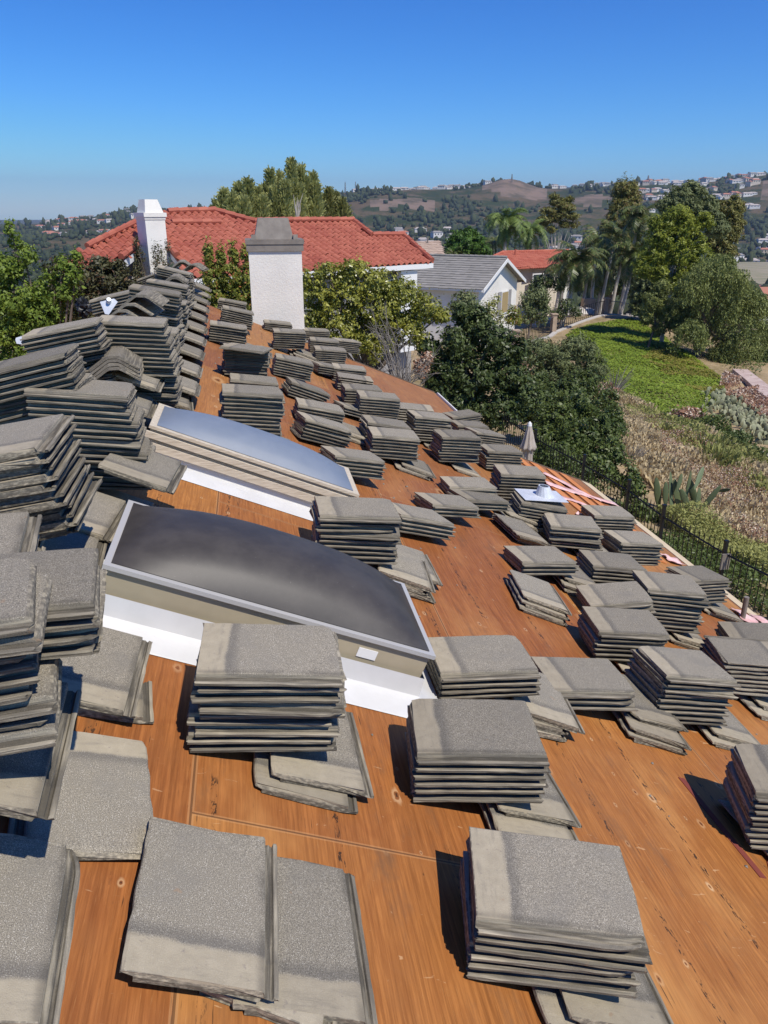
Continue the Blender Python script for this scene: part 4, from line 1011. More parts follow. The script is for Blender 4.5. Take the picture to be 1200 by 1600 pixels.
# bare twiggy shrub between them
root = thing('bare_shrub', 'leafless grey twiggy shrub between two leafy bushes', 'shrub', foot(640, 17.6)); b = foot(640, 17.6); mb = MB()
for k in range(46):
    e = at(rnd.uniform(570, 695), rnd.uniform(470, 585), 17.6 + rnd.uniform(-.6, .4)); b0 = at(rnd.uniform(615, 640), 612, 17.6)
    m_ = b0 * .45 + e * .55 + np.array([rnd.uniform(-.15, .15), rnd.uniform(-.1, .1), rnd.uniform(-.05, .15)])
    mb.tube([b0, m_, e], [.014, .009, .003], 4); 
    for j in range(3):
        q = m_ * (1 - j * .3) + e * j * .3; mb.tube([q, q + np.array([rnd.uniform(-.3, .3), rnd.uniform(-.2, .2), rnd.uniform(-.1, .35)])], [.006, .002], 4)
mb.tube([b - np.array([0, 0, .2]), at(628, 612, 17.6)], [.06, .04], 6)
mb.build('stems', L['twig'], root)
bush('russet_bush', 'small russet dead-leaved bush among green ones', 'bush', [(658, 575, 14, 16), (668, 560, 10, 12)], 17.9, 700, .05, 'rust', r0=.03)

# hedge behind the iron fence
cl = []
for (x, y, D, rp) in ((840, 640, 22, 34), (880, 620, 24, 34), (830, 600, 26, 30), (910, 640, 21, 34), (945, 670, 20, 32), (870, 660, 20, 34), (905, 690, 18.5, 34), (950, 710, 18, 30), (975, 745, 17.5, 26), (930, 735, 17, 30), (880, 715, 18, 32), (845, 690, 19, 30), (960, 655, 22, 22), (1000, 790, 16.5, 14), (860, 740, 17, 26), (990, 765, 17, 20), (800, 610, 26, 24), (915, 600, 26, 24), (950, 625, 25, 20)):
    s = D / 1289; cl.append(pxc(x, y, D, rp * s * 1.05, rp * s))
tree('hedge_bush', 'deep green hedge bush pressed against the black fence', 'hedge', foot(890, 20), cl, 24000, .072, 'hedge', r0=.1)
tree('hedge_bush', 'low shrub growing inside the fence beneath the hedge', 'shrub', foot(880, 15.6), [pxc(865, 722, 15.6, .35), pxc(890, 735, 15.4, .38), pxc(915, 752, 15, .3), pxc(850, 712, 15.8, .3)], 1600, .05, 'hedge', r0=.04)
bush('silvery_bush', 'rounded grey-green bush at the head of the green slope', 'bush', [(870, 560, 36, 24), (905, 545, 30, 22), (840, 550, 30, 22), (900, 590, 34, 24), (930, 575, 22, 22), (860, 590, 34, 22), (815, 560, 20, 18)], 38, 12000, .13, 'olive', r0=.12, asp=.28)
bush('russet_bush', 'russet dry bush below the grey-roofed house', 'bush', [(815, 578, 18, 14), (806, 560, 10, 10), (830, 590, 12, 10)], 33, 700, .08, 'rust', r0=.04)
bush('garden_tree', 'small loose tree in front of the white gable wall', 'tree', [(728, 470, 22, 16), (745, 485, 16, 14), (712, 480, 14, 12)], 41, 1500, .10, 'olive', r0=.07)
bush('garden_tree', 'thin see-through tree against the white gable wall', 'tree', [(765, 482, 12, 16), (778, 495, 12, 14), (760, 500, 12, 12), (775, 468, 7, 10)], 42, 500, .10, 'weed', r0=.05)
bush('garden_tree', 'yellowish little tree beside the white gable corner', 'tree', [(803, 488, 12, 12), (796, 500, 10, 10), (808, 500, 9, 10)], 43, 600, .09, 'yellow', r0=.05)
bush('garden_tree', 'drooping dark tree by the tan pillar fence', 'tree', [(826, 470, 16, 16), (842, 462, 16, 16), (826, 490, 15, 18), (845, 490, 14, 16), (850, 475, 12, 14)], 50, 2200, .12, 'olive', r0=.10)
bush('garden_tree', 'dark bushy tree under the far red roof', 'tree', [(850, 440, 18, 12), (870, 445, 14, 12), (838, 448, 12, 10)], 64, 1300, .14, 'dark', r0=.1)
bush('garden_tree', 'dark rounded shrub behind the pool fence', 'shrub', [(885, 478, 16, 12), (870, 490, 14, 10), (900, 488, 10, 8)], 63, 900, .12, 'dark', r0=.06)
bush('round_tree', 'round bright green tree above the beige roof', 'tree', [(725, 380, 26, 16), (705, 392, 16, 12), (748, 388, 18, 14), (730, 366, 16, 10), (715, 372, 14, 10), (745, 374, 12, 10), (760, 396, 10, 10)], 82, 5200, .20, 'round', r0=.2)
# climbing plant on the neighbour's chimney
# ------------------------------------------------------------------ tiled roofs
def in_poly(P, x, y):
    c = np.zeros(x.shape, bool); n = len(P)
    for i in range(n):
        x0, y0 = P[i]; x1, y1 = P[(i + 1) % n]
        c ^= ((y0 > y) != (y1 > y)) & (x < (x1 - x0) * (y - y0) / (y1 - y0 + 1e-12) + x0)
    return c
def roof_plane(poly, p0, adir, ddir, name, m, parent, colw=.30, row=.38, barrel=.075, seg=6, step=.022):
    """poly: 3-D corners on the plane; adir along the courses, ddir down the slope"""
    nrm = np.cross(adir, ddir); nrm = nrm / np.linalg.norm(nrm); nrm = nrm if nrm[2] > 0 else -nrm
    P2 = [((p - p0) @ adir, (p - p0) @ ddir) for p in poly]
    a0, a1 = min(p[0] for p in P2), max(p[0] for p in P2); d0, d1 = min(p[1] for p in P2), max(p[1] for p in P2)
    mb = MB(); mb.slab([p - nrm * .03 for p in poly], -nrm * .08)
    na = int((a1 - a0) / colw) + 2; nd = int((d1 - d0) / row) + 2
    V = []; F = []; b = 0
    for i in range(na):
        for j in range(nd):
            ca, cd = a0 + (i + .5) * colw, d0 + (j + .5) * row
            if not in_poly(P2, np.array([ca]), np.array([cd]))[0]: continue
            jz = rnd.uniform(-.006, .006); jl = rnd.uniform(-.02, .02)
            for (t, dz) in ((0, 0), (1, step)):
                for k in range(seg + 1):
                    a = a0 + (i + k / seg) * colw; ph = k / seg
                    z = barrel * (math.sin(math.pi * min(ph / .68, 1)) if ph < .68 else -.35 * math.sin(math.pi * (ph - .68) / .32))
                    V.append(p0 + adir * a + ddir * (d0 + (j + t) * row + (jl if t else 0)) + nrm * (z + dz + jz))
            # butt edge
            for k in range(seg + 1): V.append(V[b + seg + 1 + k] - nrm * (step * .8))
            for k in range(seg): F += [(b + k, b + k + 1, b + seg + 1 + k + 1, b + seg + 1 + k), (b + seg + 1 + k, b + seg + 2 + k, b + 2 * seg + 3 + k, b + 2 * seg + 2 + k)]
            b += 3 * (seg + 1)
    mb.add(V, F); return mb.build(name, m, parent)
def slope_axes(heading, pitch):         # courses run along heading; down-slope is 90 degrees clockwise of it
    a = np.array([math.sin(heading), math.cos(heading), 0]); dh = np.array([math.sin(heading + math.pi / 2), math.cos(heading + math.pi / 2), 0])
    d = dh * math.cos(pitch) + np.array([0, 0, -math.sin(pitch)]); return a, dh, d
def ridge_caps(mb, pts, r=.11, every=.36):
    for p, q in zip(pts[:-1], pts[1:]):
        L_ = np.linalg.norm(q - p); n = max(1, int(L_ / every)); d = (q - p) / n
        for k in range(n): mb.tube([p + d * k + (0, 0, .03), p + d * (k + 1.12) + (0, 0, .045)], [r * .86, r], 8)

# red-tiled neighbour
A, DH, DN = slope_axes(R(57), R(21.5))
p0 = at(455, 346.5, 33.0); nrm = np.cross(A, DN); nrm = nrm if nrm[2] > 0 else -nrm
OP = lambda x, y: on_plane(x, y, p0, nrm)
red = thing('red_tiled_house', 'neighbouring house with a big terracotta tiled roof and cream chimney', 'house', (at(400, 345, 36)[0], at(400, 345, 36)[1], -7.0))
poly = [OP(*p) for p in ((246, 366), (262, 333), (335, 331), (396, 348), (455, 346.5), (551, 346), (581, 369), (630, 369), (674, 409), (480, 421), (300, 436), (276, 402))]
roof_plane(poly, p0, A, DN, 'roof', M['redtile'], red)
polyN = [OP(*p) for p in ((136, 388), (213, 350), (226, 352), (214, 386), (190, 405), (150, 432), (100, 420))]
roof_plane(polyN, p0, A, DN, 'roof', M['redtile'], red)
up = nrm * .05
def rc(pts, r=.11, par=red, m_=None):
    mb = MB(); ridge_caps(mb, pts, r); mb.build('ridge_tiles', m_ or M['redtile'], par)
rc([OP(262, 333) + up, OP(335, 331) + up, OP(396, 348) + up, OP(455, 346.5) + up, OP(551, 346) + up, OP(581, 369) + up, OP(630, 369) + up, OP(674, 409) + up])
rc([OP(268, 350) + up, OP(342, 350) + up]); rc([OP(136, 388) + up, OP(213, 350) + up]); rc([OP(214, 386) + up, OP(190, 405) + up]); rc([OP(246, 366) + up, OP(276, 402) + up])
# far slopes close the roof
mb = MB()
back = lambda p, w: p - DH * w - np.array([0, 0, w * .39])
for (a_, b_) in (((262, 333), (335, 331)), ((455, 346.5), (551, 346)), ((581, 369), (630, 369))):
    a1, b1 = OP(*a_), OP(*b_); mb = MB(); mb.slab([a1, b1, back(b1, 4), back(a1, 4)], (0, 0, -.06)); mb.build('rear_roof', M['redtile'], red)
mb = MB(); e0, e1 = OP(290, 434), OP(674, 409); z_ = np.array([0, 0, 1.0])
mb.slab([e0 - z_ * .05, e1 - z_ * .05, e1 - z_ * .24, e0 - z_ * .24], DH * .12); mb.build('gutter', M['trim'], red)
for (a_, b_) in (((214, 387), (190, 406)), ((246, 367), (277, 403))):
    a1, b1 = OP(*a_), OP(*b_); mb = MB(); mb.slab([a1 - z_ * .06, b1 - z_ * .06, b1 - z_ * .30, a1 - z_ * .30], DH * .04); mb.build('barge_board', M['trim'], red)
mb = MB(); w0, w1 = e0 - DH * .6, e1 - DH * .6 - A * .5
mb.slab([w0 - z_ * .1, w1 - z_ * .1, w1 - z_ * 5.5, w0 - z_ * 5.5], -DH * .3)
mb.slab([w1 - z_ * .1 + DH * .0, w1 - DH * 7.4 - z_ * .1, w1 - DH * 7.4 - z_ * 5.5, w1 - z_ * 5.5], -A * .3)
g0, g1 = OP(188, 407) - DH * .7 - z_ * .08, OP(278, 405) - DH * .7 - z_ * .08; gt = OP(230, 362) - DH * .7 - z_ * .35
mb.slab([g0, gt, g1, g1 - z_ * 4, g0 - z_ * 4], -DH * .3)
q0 = OP(150, 432) - DH * .7; mb.slab([q0 - z_ * .1, g0 - z_ * .1, g0 - z_ * 4, q0 - z_ * 4], -DH * .25)
mb.build('wall', M['grey_and_shade'], red)  # wall colour darkened to hold the shade below the roof edges
# white bay at the end under the eave, with a window
c = OP(655, 412) - DH * .35 - z_ * .25; mb = MB(); mb.box(c, -A * .9, -z_ * 3.2, DH * .25); mb.build('pier', M['trim'], red)
c = OP(600, 416) - DH * .55 - z_ * .55; mb = MB(); mb.box(c, A * 1.7, -z_ * 1.2, DH * .05); wdw = mb.build('window', M['trim'], red)
mb = MB(); mb.box(c + A * .08 - z_ * .08 + DH * .052, A * 1.54, -z_ * 1.04, DH * .01); mb.build('pane', M['glass'], wdw)
# its chimney
Dc = 26.6; cN = at(226, 338, Dc); cA = A; wdt = 38 * Dc / 1289 * .98
z_top, z_bot = at(226, 338, Dc)[2], at(226, 445, Dc)[2] - 3
mb = MB(); o_ = np.array([cN[0], cN[1], z_bot]); mb.box(o_, cA * wdt * .92, -DH * .62, z_ * (z_top - z_bot)); chm = mb.build('chimney', M['white'], red)
mb = MB(); mb.box(o_ - cA * .05 + DH * .05 + z_ * (z_top - z_bot - .02), cA * (wdt * .92 + .1), -DH * .72, z_ * .13); mb.box(o_ - cA * .02 + DH * .02 + z_ * (z_top - z_bot - .10), cA * (wdt * .92 + .04), -DH * .66, z_ * .08); mb.build('cap', M['white'], chm)
B = [o_ + cA * .03 - DH * .0, o_ + cA * (wdt * .92 - .03) - DH * .0, o_ + cA * (wdt * .92 - .03) - DH * .58, o_ + cA * .03 - DH * .58]; zz = z_top - z_bot + .11
T = [o_ + cA * .10 - DH * .08, o_ + cA * (wdt * .92 - .16) - DH * .08, o_ + cA * (wdt * .92 - .16) - DH * .50, o_ + cA * .10 - DH * .50]
mb = MB(); mb.add([b + z_ * zz for b in B] + [t + z_ * (zz + .40) for t in T], [(0, 1, 5, 4), (1, 2, 6, 5), (2, 3, 7, 6), (3, 0, 4, 7), (4, 5, 6, 7)]); mb.build('hood', M['white'], chm)
# climbing plant around it
cl = [pxc(219, 400, 26.3, .16, .4), pxc(216, 430, 26.0, .22, .4), pxc(246, 392, 26.0, .2, .3), pxc(250, 415, 26.0, .28, .4), pxc(262, 430, 26.0, .3, .35), pxc(262, 385, 26.0, .12, .2), pxc(225, 445, 26.0, .4, .3), pxc(212, 375, 26.0, .08, .25), pxc(205, 450, 26.0, .3, .3), pxc(213, 410, 26.2, .14, .4), pxc(212, 390, 26.2, .12, .35), pxc(216, 450, 26.1, .3, .3)]
tree('climbing_plant', 'dark climbing plant growing up a cream chimney', 'climber', foot(235, 26.0), cl, 2200, .05, 'dull', r0=.04)

# gabled houses in their own frames
def gable_house(name, label, apex, heading, length, width, rise, wall_h, roof_m, wall_m, over=.45, colw=.33, row=.33, barrel=.0, trimmed=True, seg=1):
    """apex: ridge point over the gable facing us; heading: from that gable back along the ridge"""
    root = thing(name, label, 'house', (apex[0], apex[1], apex[2] - rise - wall_h))
    a = np.array([math.sin(heading), math.cos(heading), 0]); s = np.array([a[1], -a[0], 0]); z = np.array([0, 0, 1.0]); hw = width / 2
    e = apex - z * rise
    mb = MB(); P = [e - s * hw, apex - z * .02, e + s * hw, e + s * hw - z * wall_h, e - s * hw - z * wall_h]; mb.slab(P, a * length); mb.build('wall', wall_m, root)
    for sg in (-1, 1):
        run = hw + over; dr = s * sg * run - z * (rise * run / hw); Ls = np.linalg.norm(dr); dn = dr / Ls
        t0 = apex - a * over; P = [t0, t0 + a * (length + 2 * over), t0 + a * (length + 2 * over) + dr, t0 + dr]
        P = [p + z * .14 for p in P]; roof_plane(P, P[0], a, dn, 'roof', roof_m, root, colw, row, barrel, seg, .03)
        if trimmed:
            mb = MB(); mb.slab([P[0] - a * .02 - z * .04, P[3] - a * .02 - z * .04, P[3] - a * .02 - z * .26, P[0] - a * .02 - z * .26], -a * .05); mb.build('barge_board', M['trim'], root)
            mb = MB(); mb.slab([P[3] - z * .06, P[2] - z * .06, P[2] - z * .2, P[3] - z * .2], s * sg * .08); mb.build('gutter', M['trim'] if sg < 0 else M['fascia'], root)
    mb = MB(); ridge_caps(mb, [apex - a * over + z * .15, apex + a * (length + over) + z * .15], .09); mb.build('ridge_tiles', roof_m, root)
    return root, a, s, z
apex = at(782, 406, 53.0)
wh, a, s, z = gable_house('grey_roofed_house', 'white-walled house with a grey tiled roof and shuttered gable window', apex, R(307.5), 9.0, 7.4, 1.45, 5.2, M['greytile'], M['white'])
# windows in the gable face
def gwin(u, zt, w_, h_, pane, shutters=False):
    o_ = apex - s * u * -1 - z * zt - a * .03
    mb = MB(); mb.box(o_, s * w_, -z * h_, -a * .05); wn_ = mb.build('window', M['trim'], wh)
    mb = MB(); mb.box(o_ + s * .08 - z * .08 - a * .052, s * (w_ - .16), -z * (h_ - .16), -a * .01); mb.build('pane', pane, wn_)
    if shutters:
        for q_ in (-.62, w_ + .06): mb = MB(); mb.box(o_ + s * q_ - a * .0, s * .56, -z * h_, -a * .04); mb.build('shutter', M['grey_and_shade'], wh)
gw = lambda px, D=53: (at(px, 440, D) - apex) @ s
gwin(.45, 2.05, 1.35, 1.5, M['curtain'], True)
gwin(-2.3, 2.5, .65, 1.0, M['glass'])
mb = MB(); mb.box(apex + s * 1.2 - z * 4.6 - a * .03, s * 1.2, -z * 2.0, -a * .05); mb.build('door', M['grey_and_shade'], wh)
# far red roof
p1, p2 = at(757, 408, 74), at(885, 393, 80)
hd = R(64); A2, DH2, DN2 = slope_axes(hd, R(20)); p02 = at(800, 393.5, 77); n2_ = np.cross(A2, DN2); n2_ = n2_ if n2_[2] > 0 else -n2_
OQ = lambda x, y: on_plane(x, y, p02, n2_)
far = thing('far_red_house', 'farther house with a hipped red tile roof and beige walls', 'house', (at(820, 420, 76)[0], at(820, 420, 76)[1], -9.5))
poly = [OQ(*p) for p in ((758, 407), (786, 394), (800, 393.5), (888, 391.5), (884, 406), (868, 417), (797, 419.5))]
roof_plane(poly, p02, A2, DN2, 'roof', M['redtile2'], far, .3, .38, .06, 4)
rc([OQ(758, 407), OQ(786, 394), OQ(888, 391.5)], .12, far, M['redtile2']); rc([OQ(868, 417), OQ(886, 404)], .12, far, M['redtile2'])
mb = MB(); e0, e1 = OQ(770, 415), OQ(868, 417); w0, w1 = e0 - DH2 * .5, e1 - DH2 * .5 + A2 * 1.0
mb.slab([w0 - z_ * .1, w1 - z_ * .1, w1 - z_ * 6, w0 - z_ * 6], -DH2 * .3); mb.slab([w1 - z_ * .1, w1 - DH2 * 6 + z_ * 1, w1 - DH2 * 6 - z_ * 6, w1 - z_ * 6], -A2 * .3); mb.build('wall', M['cream'], far)
mb = MB(); mb.box(w1 + DH2 * .6 + A2 * .3 - z_ * .2, A2 * 1.3, -DH2 * .3, -z_ * 5); mb.build('side_wall', M['white'], far)
c = OQ(838, 421) - DH2 * .45 - z_ * .4; mb = MB(); mb.box(c, A2 * 1.5, -z_ * 1.6, DH2 * .06); wd_ = mb.build('window', M['trim'], far)
mb = MB(); mb.box(c + A2 * .1 - z_ * .1 + DH2 * .062, A2 * 1.3, -z_ * 1.4, DH2 * .01); mb.build('pane', M['glass'], wd_)
mb = MB(); o_ = OQ(805, 400); mb.tube([o_, o_ + z_ * .6], .09, 8); mb.build('vent_pipe', M['redtile2'], far)
# beige roof peeking over the red one
A3, DH3, DN3 = slope_axes(R(60), R(20)); p03 = at(665, 378, 66); n3_ = np.cross(A3, DN3); n3_ = n3_ if n3_[2] > 0 else -n3_
OB = lambda x, y: on_plane(x, y, p03, n3_)
bh = thing('beige_roofed_house', 'house of which only a beige tiled roof shows above the red one', 'house', (at(665, 395, 66)[0], at(665, 395, 66)[1], -9.0))
roof_plane([OB(*p) for p in ((630, 378), (688, 376), (698, 408), (640, 412))], p03, A3, DN3, 'roof', M['beigetile'], bh, .33, .36, .02, 2)
mb = MB(); w0, w1 = OB(640, 411) - DH3 * .4, OB(697, 407) - DH3 * .4; mb.slab([w0 - z_ * .1, w1 - z_ * .1, w1 - z_ * 6, w0 - z_ * 6], -DH3 * 5); mb.build('wall', M['cream'], bh)
for x in (645, 668): o_ = OB(x, 380); mb = MB(); mb.tube([o_, o_ + z_ * .5], .07, 6); mb.build('vent_pipe', M['capmetal'], bh)

# ------------------------------------------------------------------ fences, wall, umbrella, cactus
fence = thing('iron_fence', 'black iron picket fence running along the garden edge', 'fence', (6.2, 12, -6))
FP = [np.array(p) for p in ((5.80, 17.2), (5.92, 15.24), (6.21, 13.34), (6.38, 11.81), (6.36, 10.56), (6.51, 9.08), (6.68, 8.35), (7.2, 6.2))]
tops = -4.5; gz = -6.0
for zz in (tops - .08, gz + .12):
    mbr = MB()
    for a_, b_ in zip(FP[:-1], FP[1:]): mbr.tube([(*a_, zz), (*b_, zz)], .016, 4)
    mbr.build('rail', M['iron'], fence)
pk = MB(); pk.tube([(0, 0, gz + .05), (0, 0, tops + .03), (0, 0, tops + .06)], [.0085, .0085, .002], 4); pk_me = np_mesh('picket', pk.V, pk.F, M['iron'])
seglen = [np.linalg.norm(b_ - a_) for a_, b_ in zip(FP[:-1], FP[1:])]; tot = sum(seglen); npk = 99
for k in range(npk):
    d = (k + .5) / npk * tot; i = 0
    while d > seglen[i]: d -= seglen[i]; i += 1
    p = FP[i] + (FP[i + 1] - FP[i]) * d / seglen[i]; o = bpy.data.objects.new('picket', pk_me); put(o, fence); o.location = (p[0], p[1], 0)
for p in FP[1:6] + [FP[7]]:
    mb = MB(); mb.cbox((p[0], p[1], (tops + gz) / 2 + .02), .048, .048, tops - gz + .16); mb.cbox((p[0], p[1], tops + .115), .058, .058, .03); mb.build('post', M['iron'], fence)
mb = MB(); p = FP[5]; mb.box((p[0] - .07, p[1] - .07, tops - .30), (.13, 0, 0), (0, .03, 0), (0, 0, .24)); mb.build('plate', M['capmetal'], fence)
# closed patio umbrella
ub = at(825, 700, 15.0); ubx, uby = ub[0], ub[1]; ztop = at(825, 661, 15.0)[2]
um = thing('patio_umbrella', 'closed taupe patio umbrella standing past the eave', 'umbrella', (ubx, uby, -6))
mb = MB(); mb.tube([(ubx, uby, -6), (ubx, uby, ztop - .02)], .022, 8); mb.build('pole', M['capmetal'], um)
mb = MB(); mb.tube([(ubx, uby, -6), (ubx, uby, -5.9)], [.25, .22], 14); mb.build('base', M['concrete'], um)
mb = MB(); mb.tube([(ubx, uby, ztop - .06), (ubx, uby, ztop)], [.05, .04], 8); mb.tube([(ubx, uby, ztop), (ubx, uby, ztop + .03)], [.03, .012], 8); mb.build('finial', M['trim'], um)
V = []; F = []; n = 32; prof = [(.0, .035), (.10, .06), (.22, .085), (.36, .115), (.46, .145), (.50, .15), (.52, .10), (.60, .085), (.75, .09), (.95, .105), (1.15, .115), (1.22, .11)]
for (dz, r_) in prof:
    for k in range(n): a_ = 2 * math.pi * k / n; rr = r_ * (1 + (.24 if dz > .1 else .1) * math.cos(a_ * 8 + dz * 2)); V.append((ubx + rr * math.cos(a_), uby + rr * math.sin(a_), ztop - .03 - dz))
F = [(i * n + k, i * n + (k + 1) % n, (i + 1) * n + (k + 1) % n, (i + 1) * n + k) for i in range(len(prof) - 1) for k in range(n)]
arr('canopy', V, F, M['umb'], um, smooth=True)
# prickly pear
def pad(mb, base, d, ln, wd, face, mi=0):
    d = np.array(d, float); d /= np.linalg.norm(d); sx = np.cross(d, face); sx /= np.linalg.norm(sx); nn = np.cross(sx, d); V = []; F = []; N = 12
    rings = ((.0, .12), (.12, .45), (.35, .85), (.6, 1.0), (.82, .8), (.95, .45), (1.0, .08))
    for (t, q_) in rings:
        for k in range(N): a_ = 2 * math.pi * k / N; V.append(base + d * ln * t + sx * wd * .5 * q_ * math.cos(a_) + nn * wd * .10 * q_ * math.sin(a_))
    for i in range(len(rings) - 1):
        for k in range(N): F.append((i * N + k, i * N + (k + 1) % N, (i + 1) * N + (k + 1) % N, (i + 1) * N + k))
    mb.add(V, F, mi); return base + d * ln
cb = hit(1075, 808); cac = thing('prickly_pear', 'tall prickly pear cactus with long upright paddles beyond the fence', 'cactus', cb)
Dc = float(cb @ FH); sc_ = Dc / 1289
specs = [((1050, 815), (1048, 750)), ((1030, 800), (1026, 755)), ((1040, 795), (1040, 760)), ((1062, 800), (1055, 757)), ((1078, 800), (1066, 770)), ((1090, 800), (1079, 755)), ((1085, 765), (1097, 735)), ((1093, 800), (1121, 765)), ((1121, 768), (1138, 765)), ((1070, 790), (1078, 745)), ((1088, 810), (1092, 770)), ((1057, 770), (1064, 745)), ((1100, 815), (1118, 825)), ((1075, 812), (1062, 785))]
for i, (b_, t_) in enumerate(specs):
    P0, P1 = at(*b_, Dc + rnd.uniform(-.25, .25)), at(*t_, Dc + rnd.uniform(-.25, .25)); ln = np.linalg.norm(P1 - P0)
    mb = MB(); pad(mb, P0, P1 - P0, ln * 1.2, max(.10, min(.18, ln * .28)), np.array([rnd.uniform(-.6, .6), -1, rnd.uniform(-.2, .2)])); mb.build('pad', L['cactus'], cac, smooth=True)
mb = MB(); mb.tube([cb - z_ * .2, at(1078, 800, Dc), at(1085, 785, Dc)], [.10, .09, .06], 8); mb.build('stem', M['bark'], cac)
# paddle cactus colony on the slope
mb = MB()
for k in range(420):
    t = rnd.random(); x = 1108 + 100 * t + rnd.uniform(-16, 22); y = 622 + 62 * t + rnd.uniform(-12, 20)
    P = hit(x, y); pp = P + (0, 0, -.05)
    for j in range(rnd.choice((1, 2, 2))): pp = pad(mb, pp, (rnd.uniform(-.6, .6), rnd.uniform(-.6, .6), 1), rnd.uniform(.22, .36), rnd.uniform(.16, .26), np.array([rnd.uniform(-1, 1), -1, rnd.uniform(0, .6)]))
mb.build('cactus_patch', L['paddle'], None, True, kind='stuff', label='pale paddle cactus colony spread over the slope', category='cactus patch')
# concrete drain on the slope
pts = [hit(*p) for p in ((1128, 694), (1150, 702), (1175, 712), (1200, 722), (1240, 736), (1300, 760))]; mb = MB()
for a_, b_ in zip(pts[:-1], pts[1:]):
    d = (b_ - a_) / np.linalg.norm(b_ - a_); sv = np.cross(d, z_); sv /= np.linalg.norm(sv)
    mb.slab([a_ - sv * .25, b_ - sv * .25, b_ + sv * .25, a_ + sv * .25], z_ * .22)
mb.build('drain_channel', M['concrete'], None, kind='structure', label='concrete drain running down the dry slope', category='drain')
pts = [hit(*p) for p in ((1155, 584), (1175, 600), (1200, 622), (1240, 650))]; mb = MB()
for a_, b_ in zip(pts[:-1], pts[1:]):
    d = (b_ - a_) / np.linalg.norm(b_ - a_); sv = np.cross(d, z_); sv /= np.linalg.norm(sv)
    mb.slab([a_ - sv * .45, b_ - sv * .45, b_ + sv * .45, a_ + sv * .45], z_ * .3)
M['pinkrock'] = noisy('pinkish rubble', (.42, .31, .26), (.55, .44, .38), 2); mb.build('stone_path', M['pinkrock'], None, kind='structure', label='pinkish stone strip on the far slope', category='path')
# pool fence with tan pillars
pf = thing('pillar_fence', 'grey mesh fence between tan pillars on top of the green slope', 'fence', hit(900, 514))
pil = [(818, 545, 47), (879, 515, 62), (962, 494, 70)]
B = [foot(p[0], p[2]) for p in pil]
for b_ in B:
    mb = MB(); mb.cbox(b_ + (0, 0, .6), .38, .38, 1.6); mb.cbox(b_ + (0, 0, 1.43), .5, .5, .10); mb.build('pillar', M['block'], pf)
ends = [B[0], B[1], B[2], foot(1010, 75)]
for a_, b_ in zip(ends[:-1], ends[1:]):
    mb = MB(); n = 26
    for k in range(n + 1):
        q_ = a_ + (b_ - a_) * k / n; zz = H1(q_[0], q_[1]); mb.tube([(q_[0], q_[1], zz), (q_[0], q_[1], zz + 1.25)], .022, 4)
    for hh in (.1, 1.2): mb.tube([(*(a_ + (b_ - a_) * k / 6)[:2], H1(*(a_ + (b_ - a_) * k / 6)[:2]) + hh) for k in range(7)], .025, 4)
    mb.build('fence_panel', M['iron'], pf)
mb = MB()
for a_, b_ in zip(ends[:-1], ends[1:]):
    for k in range(6):
        q0, q1 = a_ + (b_ - a_) * k / 6, a_ + (b_ - a_) * (k + 1) / 6; d = (q1 - q0); sv = np.cross(d, z_); sv /= np.linalg.norm(sv)
        mb.slab([np.array([*q0[:2], H1(*q0[:2]) - .6]), np.array([*q1[:2], H1(*q1[:2]) - .6]), np.array([*q1[:2], H1(*q1[:2]) + .10]), np.array([*q0[:2], H1(*q0[:2]) + .10])], sv * .4)
mb.build('curb', M['concrete'], pf)
# block garden wall beyond and boulders
w0, w1 = foot(905, 84), foot(1075, 92); mb = MB(); d = w1 - w0; mb.slab([w0 - z_, w1 - z_, w1 + z_ * 1.0, w0 + z_ * 1.0], (-.2, .5, 0)); mb.build('block_wall', M['block'], None, label='tan block garden wall behind the palm trunks', category='wall')
w0, w1 = foot(925, 74), foot(945, 74); mb = MB(); mb.slab([w0 - z_, w1 - z_, w1 + z_ * 1.5, w0 + z_ * 1.5], (0, .6, 0)); mb.build('block_wall', M['block'], None, label='short tan block pier among the boulders', category='wall')
for k, (x, D, r_) in enumerate([(908, 70, .55), (916, 71, .45), (921, 70, .65), (928, 71, .5), (912, 72, .4), (935, 72, .55), (850, 66, .5), (862, 67, .5), (872, 67, .45), (1002, 78, .6), (1012, 79, .5), (990, 84, .6)]):
    b_ = foot(x, D); V, F = [], []; n, mm = 9, 6
    for j in range(mm + 1):
        for i in range(n):
            th_, ph = math.pi * j / mm, 2 * math.pi * i / n; q_ = r_ * (1 + rnd.uniform(-.22, .22)); V.append(b_ + np.array([q_ * math.sin(th_) * math.cos(ph), q_ * math.sin(th_) * math.sin(ph), .3 * r_ + q_ * .8 * math.cos(th_)]))
    for j in range(mm):
        for i in range(n): F.append((j * n + i, j * n + (i + 1) % n, (j + 1) * n + (i + 1) % n, (j + 1) * n + i))
    arr('boulder', V, F, M['rock'], None, label='pale boulder in the rock garden under the palms', category='boulder', group='boulders of the rock garden')
